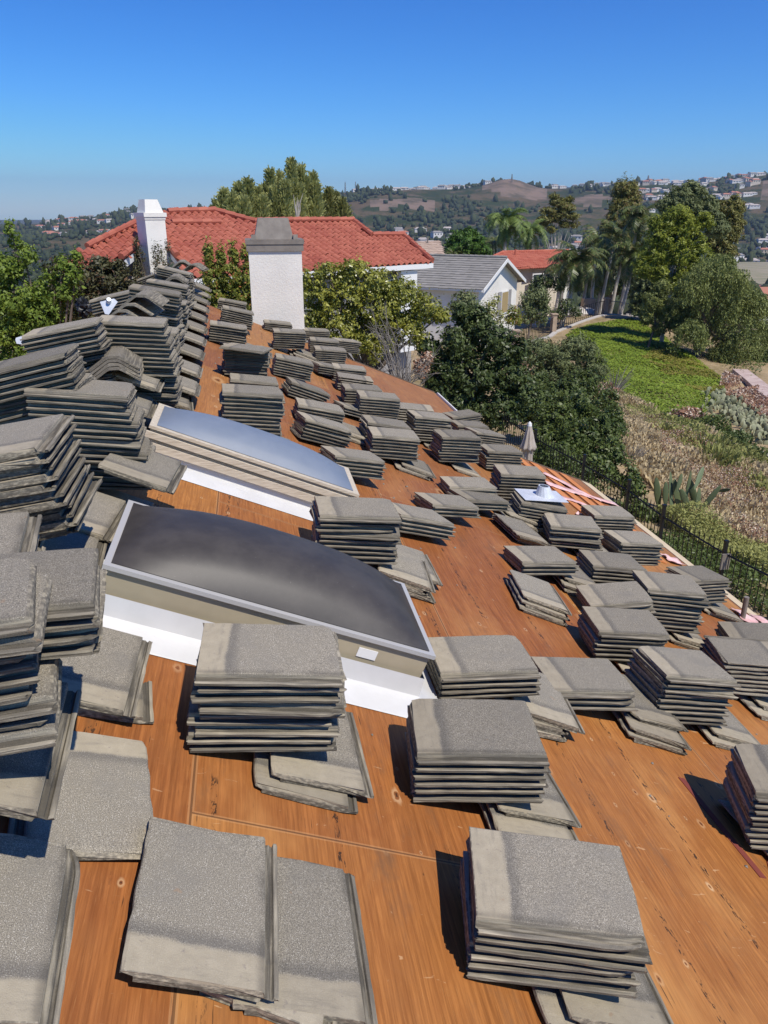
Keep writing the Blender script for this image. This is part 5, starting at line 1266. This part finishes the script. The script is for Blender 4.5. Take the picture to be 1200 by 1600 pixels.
# ------------------------------------------------------------------ ground cover on the slopes
def area_pts(px, n):
    P = [hit(*p)[:2] for p in px]; P = [(p[0], p[1]) for p in P]
    x0, x1 = min(p[0] for p in P), max(p[0] for p in P); y0, y1 = min(p[1] for p in P), max(p[1] for p in P); out = []
    while sum(len(o) for o in out) < n:
        q = np.column_stack([rng.uniform(x0, x1, n * 2), rng.uniform(y0, y1, n * 2)]); k = in_poly(P, q[:, 0], q[:, 1]); out.append(q[k])
        if not k.any(): break
    q = np.vstack(out)[:n]; return q
def cover(name, label, px, n, size, lm, lift, asp=.5, upright=.6, clump=0, cs=1.2, cat='ground cover'):
    q = area_pts(px, n); x, y = q[:, 0], q[:, 1]
    hgt = lift * (.25 + vnoise(x / cs, y / cs, 9) * 1.2)
    if clump:                                           # patchy: keep only where the noise is high
        k = vnoise(x / clump, y / clump, 4) + .35 * (vnoise(x / (clump * .35), y / (clump * .35), 8) - .5) > .46; x, y, hgt = x[k], y[k], hgt[k]
    C = np.column_stack([x, y, H(x, y) + rng.random(len(x)) * hgt]); N = unit(len(x)) * .8 + np.array([0, -.15, upright])
    arr(name, leaf_quads(C, N, size, asp), quadsF(len(C)), L[lm], None, kind='stuff', label=label, category=cat)
cover('ground_cover', 'vivid green ice plant carpet on the far slope', [(884, 524), (915, 510), (985, 500), (1030, 520), (1085, 560), (1135, 598), (1125, 625), (1095, 650), (1040, 668), (985, 648), (940, 600), (912, 560)], 70000, .07, 'cover', .20, .5, 1.6)
cover('ground_cover', 'yellowing patches in the green carpet', [(1030, 545), (1100, 575), (1135, 600), (1120, 625), (1060, 600), (1000, 560)], 14000, .07, 'coveryel', .26, .5, 1.6, clump=2.5)
cover('ground_cover', 'darker vine strip below the big trees', [(1000, 505), (1040, 520), (1120, 570), (1180, 600), (1210, 560), (1120, 540), (1040, 500)], 18000, .07, 'hedge', .7)
cover('ground_cover', 'dark green fringe at the foot of the carpet', [(1040, 650), (1100, 655), (1160, 690), (1200, 735), (1180, 735), (1120, 690), (1060, 675)], 9000, .06, 'hedge', .5)
cover('ground_cover', 'russet weeds on the slope above the cactus colony', [(1130, 590), (1180, 612), (1215, 650), (1200, 680), (1160, 640), (1120, 615)], 11000, .055, 'rust', .5, clump=1.5)
G0 = [(925, 625), (965, 618), (1050, 660), (1110, 680), (1205, 750), (1205, 880), (1140, 850), (1060, 800), (985, 735), (935, 680)]
def blades(name, label, px, n, ln, lm, asp=.10, clump=0, cs=1.0, lean=.55, cat='dry grass', w_=1.0):
    q = area_pts(px, n); x, y = q[:, 0], q[:, 1]
    if clump:
        k = vnoise(x / clump, y / clump, 14) + .35 * (vnoise(x / (clump * .35), y / (clump * .35), 18) - .5) > .47; x, y = x[k], y[k]
    l_ = ln * (.4 + .9 * vnoise(x / cs, y / cs, 2)) * (.7 + .6 * rng.random(len(x))); d = unit(len(x)) * lean + np.array([0, 0, 1.0]); d /= np.linalg.norm(d, axis=1)[:, None]
    C = np.column_stack([x, y, H(x, y)]); T = C + d * l_[:, None]; S_ = unit(len(x)); S_[:, 2] = 0; S_ *= (l_ * asp)[:, None] * w_
    V = np.empty((len(x), 4, 3)); V[:, 0] = C - S_ * .5; V[:, 1] = C + S_ * .5; V[:, 2] = T + S_ * .9; V[:, 3] = T - S_ * .9
    arr(name, V.reshape(-1, 3), quadsF(len(x)), L[lm], None, kind='stuff', label=label, category=cat)
blades('dry_grass', 'straw-coloured dry grass over the bank', G0, 46000, .32, 'dry', .10, 0)
blades('weeds', 'pale green weeds among the dry grass', [(1000, 640), (1080, 670), (1200, 735), (1205, 800), (1110, 730), (1030, 690)], 9000, .42, 'weed', .10, 2.2)
blades('weeds', 'tall sparse green stalks on the bank', [(1085, 700), (1140, 715), (1150, 745), (1095, 735)], 500, .55, 'weed', .03, 0)
cover('seed_heads', 'rusty brown seed-head scrub spreading over the bank', [(1000, 660), (1060, 680), (1120, 725), (1205, 800), (1205, 880), (1130, 840), (1090, 790), (1040, 740)], 34000, .019, 'rust', .55, .6, .3, clump=1.7, cs=.7)
cover('weeds', 'yellow-green weed band below the green carpet', [(965, 618), (1050, 655), (1120, 690), (1205, 745), (1205, 780), (1110, 725), (1030, 690), (975, 650)], 18000, .04, 'weed', .5, .35, .5, clump=1.4)
cover('seed_heads', 'rusty scrub clump at the head of the bank', [(925, 612), (955, 618), (965, 640), (935, 640)], 3500, .045, 'rust', 1.1)
cover('weeds', 'yellow-green feathery weeds along the black fence', [(1000, 800), (1080, 830), (1205, 880), (1205, 925), (1120, 880), (1040, 830)], 20000, .032, 'weed', .55, .35, .5, clump=1.0)
cover('weeds', 'low green growth behind the fence pickets', [(930, 770), (1000, 800), (1080, 850), (1200, 920), (1220, 990), (1050, 880), (960, 810)], 14000, .032, 'hedge', .35, clump=.9)
rx = thing('russet_bush', 'dark red-brown bush on the bank edge', 'bush', hit(1070, 662)); cl = [(*(hit(1062 + 9 * k, 664) + (0, 0, .35)), .5, .5, .45) for k in range(3)]
C, d = clump_pts(cl, 1500, .3); crown_obj('crown', C, d + unit(1500), .07, L['rust'], rx)
sv_ = thing('dry_shrub', 'bleached twiggy shrub at the edge of the green carpet', 'shrub', hit(958, 615)); mb = MB(); b_ = hit(958, 618)
for k in range(60): mb.tube([b_, b_ + np.array([rnd.uniform(-.9, .9), rnd.uniform(-.5, .5), rnd.uniform(.4, 1.5)])], [.02, .006], 4)
mb.build('stems', L['twig'], sv_)
sv_ = thing('dry_shrub', 'small bleached twiggy shrub behind the hedge end', 'shrub', hit(985, 722)); mb = MB(); b_ = hit(985, 728)
for k in range(70): mb.tube([b_, b_ + np.array([rnd.uniform(-.5, .5), rnd.uniform(-.3, .3), rnd.uniform(.2, .7)])], [.012, .004], 4)
mb.build('stems', L['twig'], sv_)

M['crumb'] = mat('tile crumb', (.22, .20, .17), .9)
V = []; F = []; bq = 0
for k in range(110):
    u_, v_ = rnd.uniform(-.5, 4.3), rnd.uniform(1.0, 9.0) ** 1.0; c_ = RP(u_, v_, .004); s_ = rnd.uniform(.002, .007) * (1 + v_ * .10); J = ICO_V[[0, 1, 5, 7, 10, 11]] if False else None
    pts = [c_ + RN * s_ * .8] + [c_ + np.array([math.cos(a_ * 1.57 + u_), math.sin(a_ * 1.57 + u_), 0]) * s_ * rnd.uniform(.7, 1.3) - RN * .002 - np.array([0, 0, .42 * math.cos(a_ * 1.57 + u_) * s_]) for a_ in range(4)]
    V += pts; F += [(bq, bq + 1 + a_, bq + 1 + (a_ + 1) % 4) for a_ in range(4)]; bq += 5
arr('tile_crumbs', V, F, M['crumb'], None, kind='stuff', label='grey crumbs of broken tile strewn over bare plywood', category='crumbs')

# ------------------------------------------------------------------ palms
def palm(label, px, py, D, base_px=None, nf=34, fl=3.2, lm='palm', tr=.17, skirt=10, group=None):
    top = at(px, py, D); b_ = foot(base_px or px, D); root = thing('palm_tree', label, 'palm', b_, group)
    mid = (top + b_) / 2 + np.array([rnd.uniform(-.15, .15), 0, 0])
    mb = MB(); mb.tube([b_ - z_ * .3, b_ + z_ * .3, mid, top], [tr * 1.5, tr * 1.15, tr, tr * .85], 10); mb.build('trunk', M['palebark'], root)
    V = []; 
    for k in range(nf + skirt):
        dead = k >= nf; a_ = rnd.uniform(0, 2 * math.pi); el = R(rnd.uniform(-80, -55)) if dead else R(rnd.choice((rnd.uniform(15, 80), rnd.uniform(-25, 45))))
        ln = fl * rnd.uniform(.75, 1.1) * (.8 if dead else 1); hd_ = np.array([math.cos(a_), math.sin(a_), 0]); p = top.copy(); n = 11; dirn = el
        side = np.array([-hd_[1], hd_[0], 0])
        for i in range(n):
            t = i / n; dirn -= R(11 if not dead else 3) * (.4 + t); q = p + (hd_ * math.cos(dirn) + z_ * math.sin(dirn)) * ln / n; up_ = -hd_ * math.sin(dirn) + z_ * math.cos(dirn); f_ = (q - p)
            L_ = ln * .20 * math.sin(math.pi * min(1, t * .9 + .14)) + .05
            for sg in (-1, 1):
                for j in range(3):
                    s0 = p + f_ * (j / 3); w_ = f_ * .30; tip = s0 + side * sg * L_ * rnd.uniform(.7, 1) + f_ * .8 - up_ * L_ * rnd.uniform(.25, .7) + up_ * .03
                    V += [s0, s0 + w_, tip + w_ * .3, tip]
            V += [p - side * .02, q - side * .015, q + side * .015, p + side * .02]; p = q
    V = np.array(V); arr('crown', V, quadsF(len(V) // 4), L[lm], root)
    return root
palm('queen palm with a full drooping crown and bare grey trunk, before the tan block wall', 903, 408, 64, 893, 44, 3.0, 'palm', .16, 16)
palm('slim palm standing behind the queen palm', 935, 372, 76, 938, 26, 2.6, 'palm', .14, 10)
palm('slim palm with a clean trunk beside the tall gum tree', 962, 366, 78, 952, 30, 2.8, 'palm', .15, 12)
palm('tall dark palm with a leaning feathery crown', 1000, 338, 74, 985, 34, 3.2, 'palm', .15, 10)
palm('palm with a pinkish sheath on its trunk', 975, 395, 80, 970, 24, 2.6, 'palm', .16, 8)
palm('large pale-fronded palm beyond the round green tree', 790, 345, 92, 792, 42, 3.4, 'lpalm', .2, 14)
palm('second pale-fronded palm beyond the far red roof', 828, 362, 98, 828, 36, 3.2, 'lpalm', .2, 8)
palm('short palm low beside the pale-fronded pair', 772, 378, 96, 772, 26, 2.6, 'palm', .2, 4)
palm('low palm with a hanging skirt behind the boulders', 882, 420, 72, 880, 30, 2.6, 'palm', .14, 12)
palm('dense palm in the middle of the palm group', 922, 412, 78, 922, 34, 2.9, 'palm', .14, 12)
palm('palm crowded between the group and the spreading tree', 990, 402, 72, 988, 34, 3.0, 'palm', .14, 10)
palm('palm with a low crown over the tan wall', 945, 428, 82, 946, 30, 2.8, 'palm', .14, 10)
palm('little palm beside the round green tree', 708, 396, 80, 708, 22, 1.3, 'palm', .1, 2)

# ------------------------------------------------------------------ pines behind the red roof: upright feathery plumes
def pine(label, plumes, D, n, lm, trunk_px):
    b_ = foot(trunk_px, D); root = thing('pine_tree', label, 'pine', b_); s = D / 1289; C = []; N = []
    mb = MB(); tops = [at(p[0], p[1], D + p[4]) for p in plumes]; bb = [at(p[0], p[1] + p[3], D + p[4]) for p in plumes]
    fork = np.mean(bb, 0) - z_ * 1.2; mb.tube([b_ - z_ * .3, fork], [.22, .15], 8)
    for (p, t, q_) in zip(plumes, tops, bb): mb.tube([fork, q_, t], [.09, .06, .015], 5)
    mb.build('trunk', M['bark'], root)
    tot_ = sum(p[2] * p[3] for p in plumes)
    for p, t, q_ in zip(plumes, tops, bb):
        m_ = int(n * p[2] * p[3] / tot_); h_ = rng.random(m_) ** .8; a_ = rng.random(m_) * 2 * math.pi
        ph = rng.integers(0, 9, m_); tuft = np.floor(h_ * 9 + ph * .3) / 9; gap_ = np.sin(h_ * 40 + a_ * 2.0 + p[0]) + np.sin(a_ * 4 + h_ * 13 + p[1]) + .6 * rng.normal(size=m_); sel_ = gap_ > -.35
        rr = .85 * p[2] * s * np.clip((1.06 - h_) ** .95, .06, 1) * (.35 + .65 * rng.random(m_) ** .5) * (1 + .4 * np.sin(a_ * 3 + tuft * 25)) * (.75 + .35 * np.sin(h_ * 34 + a_ * 2))
        h_, a_, rr = h_[sel_], a_[sel_], rr[sel_]; m_ = len(h_); c = q_ + (t - q_) * h_[:, None] + np.column_stack([np.cos(a_) * rr, np.sin(a_) * rr, rr * .35 - .1]); C.append(c)
        N.append(np.column_stack([np.cos(a_) * .55, np.sin(a_) * .55, .9 + 0 * a_]) + rng.normal(size=(m_, 3)) * .28)
    C = np.vstack(C); T = np.vstack(N); T /= np.linalg.norm(T, axis=1)[:, None]; S_ = np.cross(T, unit(len(C))); ln = .34 * (.6 + .8 * rng.random((len(C), 1)))
    V = np.empty((len(C), 4, 3)); V[:, 0] = C - S_ * .018; V[:, 1] = C + S_ * .018; V[:, 2] = C + T * ln + S_ * .05; V[:, 3] = C + T * ln - S_ * .05
    arr('crown', V.reshape(-1, 3), quadsF(len(C)), L[lm], root)
pine('broad bushy pine with many short plumes', [(350, 300, 16, 52, 0), (372, 290, 16, 60, 1), (388, 284, 15, 62, 0), (338, 318, 12, 40, 0), (362, 308, 18, 50, -1), (402, 296, 16, 55, 1), (380, 312, 18, 45, -1), (410, 312, 14, 40, 0)], 46, 11000, 'pine', 375)
pine('tallest pine with upright feathery plumes', [(422, 268, 13, 70, 0), (436, 272, 12, 70, 1), (455, 252, 15, 90, 0), (470, 262, 13, 80, 1), (446, 285, 16, 62, -1), (430, 295, 16, 55, -1), (468, 292, 15, 56, 0), (412, 290, 11, 50, 0), (478, 280, 11, 62, 1)], 48, 12000, 'pine', 450)
pine('slim separate pine beside the tallest one', [(489, 274, 11, 68, 0), (494, 290, 13, 55, -1), (484, 296, 11, 50, 0)], 50, 5500, 'pine', 488)
pine('yellowish loose pine at the end of the row', [(514, 297, 10, 48, 0), (524, 304, 12, 45, 1), (506, 308, 10, 40, 0), (535, 314, 11, 34, 0), (541, 326, 9, 22, 1)], 52, 5500, 'pine2', 520)
# bare pale branches showing in the pine row
mb = MB(); rt = thing('dead_tree', 'bare pale dead stem between the pines', 'tree', foot(464, 47))
b0 = at(464, 345, 45.5)
for k in range(10): 
    e = at(rnd.uniform(456, 474), rnd.uniform(300, 325), 45.5); mb.tube([b0, (b0 + e) / 2 + (rnd.uniform(-.1, .1), 0, 0), e], [.05, .03, .01], 4)
mb.tube([foot(464, 45.5), b0], [.1, .06], 6); mb.build('stem', M['palebark'], rt)

# ------------------------------------------------------------------ gums, pepper tree
bush('gum_tree', 'tall open gum tree with pale bare stems above the far red roof', 'tree', [(872, 316, 12, 6), (886, 324, 12, 6), (858, 330, 12, 6), (877, 334, 12, 6), (895, 338, 9, 5), (852, 343, 11, 6), (866, 307, 7, 4), (882, 350, 8, 5), (845, 352, 9, 5), (868, 342, 8, 4), (890, 312, 7, 4), (862, 358, 7, 5), (898, 350, 6, 5)], 112, 5000, .32, 'euc', rs=1.15, r0=.15, bark='palebark', asp=.25, shell=.2)
bush('gum_tree', 'tallest gum tree, dark crowned, rising behind the palms', 'tree', [(972, 300, 12, 16), (984, 296, 10, 12), (968, 322, 14, 14), (985, 325, 14, 14), (960, 345, 12, 12), (978, 350, 14, 14), (992, 310, 8, 10), (955, 372, 14, 14), (948, 355, 9, 9), (975, 375, 16, 14), (950, 400, 14, 16)], 92, 9000, .28, 'euc', rs=1.3, r0=.18, bark='palebark', asp=.25, shell=.2)
bush('gum_tree', 'big gum tree with fresh yellow-green leaf clumps', 'tree', [(1042, 350, 14, 12), (1060, 336, 16, 12), (1032, 372, 18, 14), (1070, 352, 16, 14), (1052, 376, 18, 14), (1082, 372, 16, 12), (1020, 398, 18, 12), (1045, 402, 16, 12), (1068, 400, 18, 12), (1085, 410, 14, 12), (1008, 418, 16, 14), (1060, 428, 16, 12), (1078, 440, 14, 12), (1100, 345, 12, 10), (1095, 392, 12, 10), (1030, 425, 16, 12), (1050, 445, 16, 12), (1095, 430, 14, 12), (1110, 410, 12, 12), (1025, 350, 10, 10)], 58, 15000, .19, 'euclime', rs=1.25, r0=.16, bark='palebark', asp=.3, shell=.25)
bush('gum_tree', 'dark-crowned gum tree standing behind the fresh-leaved one', 'tree', [(1065, 312, 18, 14), (1082, 300, 14, 10), (1095, 318, 16, 14), (1052, 330, 16, 12), (1105, 335, 16, 12), (1085, 335, 18, 14), (1110, 322, 10, 10), (1040, 318, 12, 8), (1120, 355, 14, 12), (1078, 290, 8, 6)], 66, 13000, .20, 'olive', rs=1.35, r0=.16, bark='palebark', asp=.3, shell=.25)
bush('gum_tree', 'olive-brown gum tree at the outer side of the clump', 'tree', [(1138, 335, 14, 16), (1148, 320, 10, 12), (1128, 355, 14, 12), (1142, 362, 14, 14), (1150, 345, 10, 14), (1118, 375, 14, 12), (1132, 392, 14, 12), (1152, 330, 8, 12), (1125, 330, 10, 12)], 70, 10000, .22, 'euc', rs=1.3, r0=.15, bark='palebark', asp=.28, shell=.2)
bush('backing_tree', 'dark tree mass filling in behind the palm trunks', 'tree', [(930, 420, 22, 24), (960, 400, 22, 26), (985, 420, 22, 26), (945, 445, 20, 18), (1005, 395, 16, 22), (915, 440, 14, 16), (975, 450, 20, 16), (1000, 440, 18, 20)], 88, 7000, .24, 'dark', r0=.2)
bush('broad_tree', 'dark spreading tree under the gum crowns', 'tree', [(1020, 450, 22, 18), (1045, 462, 24, 20), (1005, 470, 16, 16), (1035, 490, 22, 20), (1060, 470, 22, 22), (1015, 430, 16, 12), (1080, 480, 20, 24), (1050, 512, 22, 18), (1090, 510, 20, 22), (1022, 505, 14, 12)], 66, 22000, .19, 'olive', rs=1.35, r0=.22, shell=.25)
bush('feathery_shrub', 'feathery dark green shrub at the top corner of the green carpet', 'shrub', [(1020, 470, 18, 18), (1042, 485, 20, 20), (1012, 495, 14, 14), (1055, 505, 16, 16), (1035, 450, 14, 14), (1070, 490, 14, 18), (1030, 515, 12, 10)], 55, 9000, .13, 'pepper', r0=.10, asp=.3, shell=.25)
# pepper tree: curtains of hanging foliage
pr = thing('pepper_tree', 'broad weeping pepper tree with hanging feathery foliage', 'tree', foot(1120, 54)); b_ = foot(1120, 54); D = 54; C = []; T = []
cl = [(1110, 420, 26, 22), (1140, 432, 26, 22), (1085, 440, 22, 20), (1160, 455, 24, 20), (1120, 460, 30, 26), (1175, 480, 22, 20), (1098, 480, 26, 24), (1145, 495, 30, 26), (1182, 515, 20, 22), (1110, 520, 28, 26), (1160, 535, 26, 24), (1080, 515, 20, 22), (1135, 548, 24, 20), (1192, 540, 14, 18), (1130, 405, 16, 12), (1075, 470, 16, 18), (1185, 470, 16, 14)]
mb = MB(); limbs(mb, b_, [pxc(c[0], c[1], D, 1) for c in cl], .35, 8); mb.build('trunk', M['bark'], pr)
for c in cl:
    s = 1.2 * D / 1289; ns = 110; d = unit(ns); d[:, 2] = np.abs(d[:, 2]) * .95 - .2
    st = at(c[0], c[1], D + rnd.uniform(-2.5, 2.5)) + d * np.array([c[2] * s, c[2] * s, c[3] * s]) * (.5 + .5 * rng.random((ns, 1)) ** .5)
    hang = rng.uniform(.25, 1.5, ns) * (1.1 - .6 * np.abs(d[:, 2]))
    for q_, hl in zip(st, hang):
        m_ = int(18 + 24 * hl); t = rng.random(m_); bend = rng.normal(size=2) * .25
        C.append(np.column_stack([q_[0] + bend[0] * t * hl + rng.normal(size=m_) * .09, q_[1] + bend[1] * t * hl + rng.normal(size=m_) * .09, q_[2] - t * hl + rng.normal(size=m_) * .05]))
        T.append(np.column_stack([rng.normal(size=m_) * .5, rng.normal(size=m_) * .5, -.75 + rng.normal(size=m_) * .35]))
C = np.vstack(C); T = np.vstack(T); T /= np.linalg.norm(T, axis=1)[:, None]; S_ = np.cross(T, unit(len(C))); ln = .17 * (.5 + rng.random((len(C), 1)))
V = np.empty((len(C), 4, 3)); V[:, 0] = C - S_ * .015; V[:, 1] = C + S_ * .04 + T * ln * .5; V[:, 2] = C + T * ln; V[:, 3] = C - S_ * .04 + T * ln * .5
arr('crown', V.reshape(-1, 3), quadsF(len(C)), L['pepper'], pr)
bush('slope_bush', 'green bushes below the pepper tree at the frame edge', 'bush', [(1190, 560, 20, 18), (1175, 575, 16, 12), (1205, 540, 16, 18), (1165, 560, 14, 12)], 55, 1800, .12, 'hedge', r0=.08)

# ------------------------------------------------------------------ far woods (one mass) and scattered trees, houses, masts
t_ = (1 + 5 ** .5) / 2
ICO_V = np.array([(-1, t_, 0), (1, t_, 0), (-1, -t_, 0), (1, -t_, 0), (0, -1, t_), (0, 1, t_), (0, -1, -t_), (0, 1, -t_), (t_, 0, -1), (t_, 0, 1), (-t_, 0, -1), (-t_, 0, 1)]); ICO_V /= np.linalg.norm(ICO_V[0])
ICO_F = np.array([(0, 11, 5), (0, 5, 1), (0, 1, 7), (0, 7, 10), (0, 10, 11), (1, 5, 9), (5, 11, 4), (11, 10, 2), (10, 7, 6), (7, 1, 8), (3, 9, 4), (3, 4, 2), (3, 2, 6), (3, 6, 8), (3, 8, 9), (4, 9, 5), (2, 4, 11), (6, 2, 10), (8, 6, 7), (9, 8, 1)])
L['far'] = leaf_mat('distant foliage', (.016, .028, .012), (.062, .075, .030), 0, .9, .05)
n = 15000
D = 130 + (2250 - 130) * rng.random(n) ** .75; tx_ = rng.uniform(-.72, .72, n); x = D * (FH[0] + tx_ * CR[0]); y = D * (FH[1] + tx_ * CR[1]); px_ = 600 + 1289 * tx_
dens = vnoise(x / 140, y / 140, 21) * .7 + vnoise(x / 45, y / 45, 22) * .5
bare = np.zeros(n, bool)
for (cx, cd, sx, sdp) in ((800, 1900, 75, 180), (655, 1760, 44, 110), (600, 1700, 32, 110), (915, 1780, 40, 120), (1195, 1700, 40, 140)): bare |= ((px_ - cx) / sx) ** 2 + ((D - cd) / sdp) ** 2 < .8
field = (px_ > 1060) & (D > 540) & (D < 830)
keep = (dens > np.where(D < 1500, .42, .60)) & ~(bare & (rng.random(n) > .06)) & ~field
x, y, D = x[keep], y[keep], D[keep]; n = len(x); r_ = rng.uniform(2.2, 4.8, n) * np.where(D > 1300, 1.25, 1); zz = H(x, y)
tall = 1 + .9 * (rng.random(n) < .18)
V = ICO_V[None] * (1 + .3 * rng.normal(size=(n, 12, 1)).clip(-1.2, 1.2)) * np.stack([r_, r_, r_ * tall], -1)[:, None, :] + np.stack([x, y, zz + r_ * .65 * tall], -1)[:, None, :]
Fq = (ICO_F[None] + 12 * np.arange(n)[:, None, None]).reshape(-1, 3)
arr('far_woods', V.reshape(-1, 3), Fq, L['far'], None, kind='stuff', label='dark wooded cover across valley and far hillsides', category='woods')
# houses: four shapes shared by all copies
HW = [mat('far wall', (.66, .64, .60), .9), mat('far wall warm', (.55, .47, .38), .9)]; HR = [mat('far roof grey', (.26, .24, .22), .9), mat('far roof red', (.40, .17, .11), .9), mat('far roof pale', (.42, .37, .33), .9)]
def hmesh(w_, d_, h_, rh, wm, rm):
    mb = MB(); mb.add([(-w_, -d_, -3), (w_, -d_, -3), (w_, d_, -3), (-w_, d_, -3), (-w_, -d_, h_), (w_, -d_, h_), (w_, d_, h_), (-w_, d_, h_), (-w_, 0, h_ + rh * .96), (w_, 0, h_ + rh * .96)], [(0, 1, 5, 4), (2, 3, 7, 6), (1, 2, 6, 9, 5), (3, 0, 4, 8, 7)])
    e = .5; mb.add([(-w_ - e, -d_ - e, h_ - .1), (w_ + e, -d_ - e, h_ - .1), (w_ + e, d_ + e, h_ - .1), (-w_ - e, d_ + e, h_ - .1), (-w_ * .6, 0, h_ + rh), (w_ * .6, 0, h_ + rh)], [(0, 1, 5, 4), (2, 3, 4, 5), (1, 2, 5), (3, 0, 4)], 1)
    for k in range(3): mb.box((-w_ + w_ * .3 + k * w_ * .6, -d_ - .06, h_ * .45), (w_ * .22, 0, 0), (0, .05, 0), (0, 0, h_ * .3), 2)
    return np_mesh('hillside_house', mb.V, mb.F, [wm, rm, M['glass']], mb.mi)
HM = [hmesh(6.5, 4.5, 5.2, 1.8, HW[0], HR[0]), hmesh(8, 5, 3.2, 2, HW[0], HR[2]), hmesh(6, 5, 5.5, 1.8, HW[1], HR[1]), hmesh(9, 5, 5, 2, HW[0], HR[1])]
def houses(n, x0, x1, d0, d1, label, group, kinds=(0, 1, 2, 3), rows=None):
    for k in range(n):
        x = rnd.uniform(x0, x1); D = rnd.uniform(d0, d1)
        if rows: D = d0 + (d1 - d0) * (rnd.randrange(rows) + rnd.uniform(-.12, .12)) / max(1, rows - 1)
        p = foot(x, D); o = bpy.data.objects.new('hillside_house', HM[rnd.choice(kinds)]); s = rnd.uniform(.85, 1.25) * (1.0 if D < 1300 else 1.15)
        o.location = (p[0], p[1], p[2] + .8); o.rotation_euler = (0, 0, rnd.uniform(-.6, .6)); o.scale = (s, s, s); put(o, None, label=label, category='house', group=group)
houses(50, 555, 765, 2060, 2190, 'tiny pale house in the row along the crest beside the brown knoll', 'crest houses by the brown knoll', (0, 1, 1), 3)
houses(26, 862, 980, 2090, 2190, 'tiny pale house on the crest below the small blue mountain', 'crest houses under the small mountain', (0, 1), 2)
houses(104, 985, 1180, 1650, 2180, 'tiny pale house on the hillside below the jagged mountains', 'hillside houses under the jagged mountains', (0, 1, 1, 2), 7)
houses(34, 52, 212, 1500, 2180, 'tiny house on the hazy hill beyond the ridge', 'houses on the hazy hill', (0, 1, 3), 6)
houses(26, 560, 740, 1150, 1500, 'small pale house among the valley trees below the knolls', 'houses below the knolls', (0, 1, 3))
houses(16, 850, 970, 900, 1350, 'small pale house in the valley between gum crowns', 'houses between the gum crowns', (0, 1, 2))
houses(16, 545, 680, 520, 900, 'valley house half hidden by trees behind the red roof', 'valley houses behind the red roof', (3, 2, 0))
houses(16, 1120, 1230, 850, 1350, 'valley house beyond the pale field', 'houses beyond the field', (0, 1, 2))
houses(9, 1145, 1230, 190, 430, 'pinkish-roofed house low in the valley past the pepper tree', 'houses past the pepper tree', (2, 3))
# lattice masts
def mast(label, px, ytop, D, w_=3.2, arms=True):
    b_ = foot(px, D); h_ = at(px, ytop, D)[2] - b_[2]; mb = MB(); top_w = .5
    for sx in (-1, 1):
        for sy in (-1, 1): mb.tube([b_ + (sx * w_, sy * w_, 0), b_ + (sx * top_w, sy * top_w, h_)], [.42, .28], 4)
    nn = 7
    for k in range(nn):
        a_, c_ = k / nn, (k + 1) / nn; wa, wc = w_ + (top_w - w_) * a_, w_ + (top_w - w_) * c_
        for sy in (-1, 1): mb.tube([b_ + (-wa, sy * wa, h_ * a_), b_ + (wc, sy * wc, h_ * c_)], .22, 4); mb.tube([b_ + (wa, sy * wa, h_ * a_), b_ + (-wc, sy * wc, h_ * c_)], .22, 4)
    if arms:
        for k in (.72, .84, .95): mb.tube([b_ + (-5 * (1.4 - k), 0, h_ * k), b_ + (5 * (1.4 - k), 0, h_ * k)], .3, 4)
    mb.build('lattice_mast', M['capmetal'], None, label=label, category='mast')
mast('lattice power pylon on the far crest above the gum trees', 1007, 274, 2180)
mast('thin twin mast on top of the brown knoll', 797, 272, 1960, 1.6, False)
mast('thin mast beside the pine row, first on the hazy crest', 540, 284, 2180, 1.8, False)
mast('thin mast beside the pine row, second on the hazy crest', 556, 284, 2180, 1.8, False)
mast('small pylon on the hazy hill beyond the ridge', 85, 341, 2100, 1.8, True)

# ------------------------------------------------------------------ air
hz = bpy.data.materials.new('air'); hz.use_nodes = True; ht = hz.node_tree; ht.nodes.clear()
out = ht.nodes.new('ShaderNodeOutputMaterial'); pv = ht.nodes.new('ShaderNodeVolumePrincipled'); pv.inputs['Color'].default_value = (.62, .80, 1.0, 1); pv.inputs['Density'].default_value = 9.0e-5; pv.inputs['Anisotropy'].default_value = .2
ht.links.new(pv.outputs[0], out.inputs['Volume'])
mb = MB(); mb.box((-11500, -300, -135), (23000, 0, 0), (0, 12500, 0), (0, 0, 135 + 420)); mb.build('haze', hz, None, kind='stuff', label='thin bluish haze in the air over the valley', category='haze')
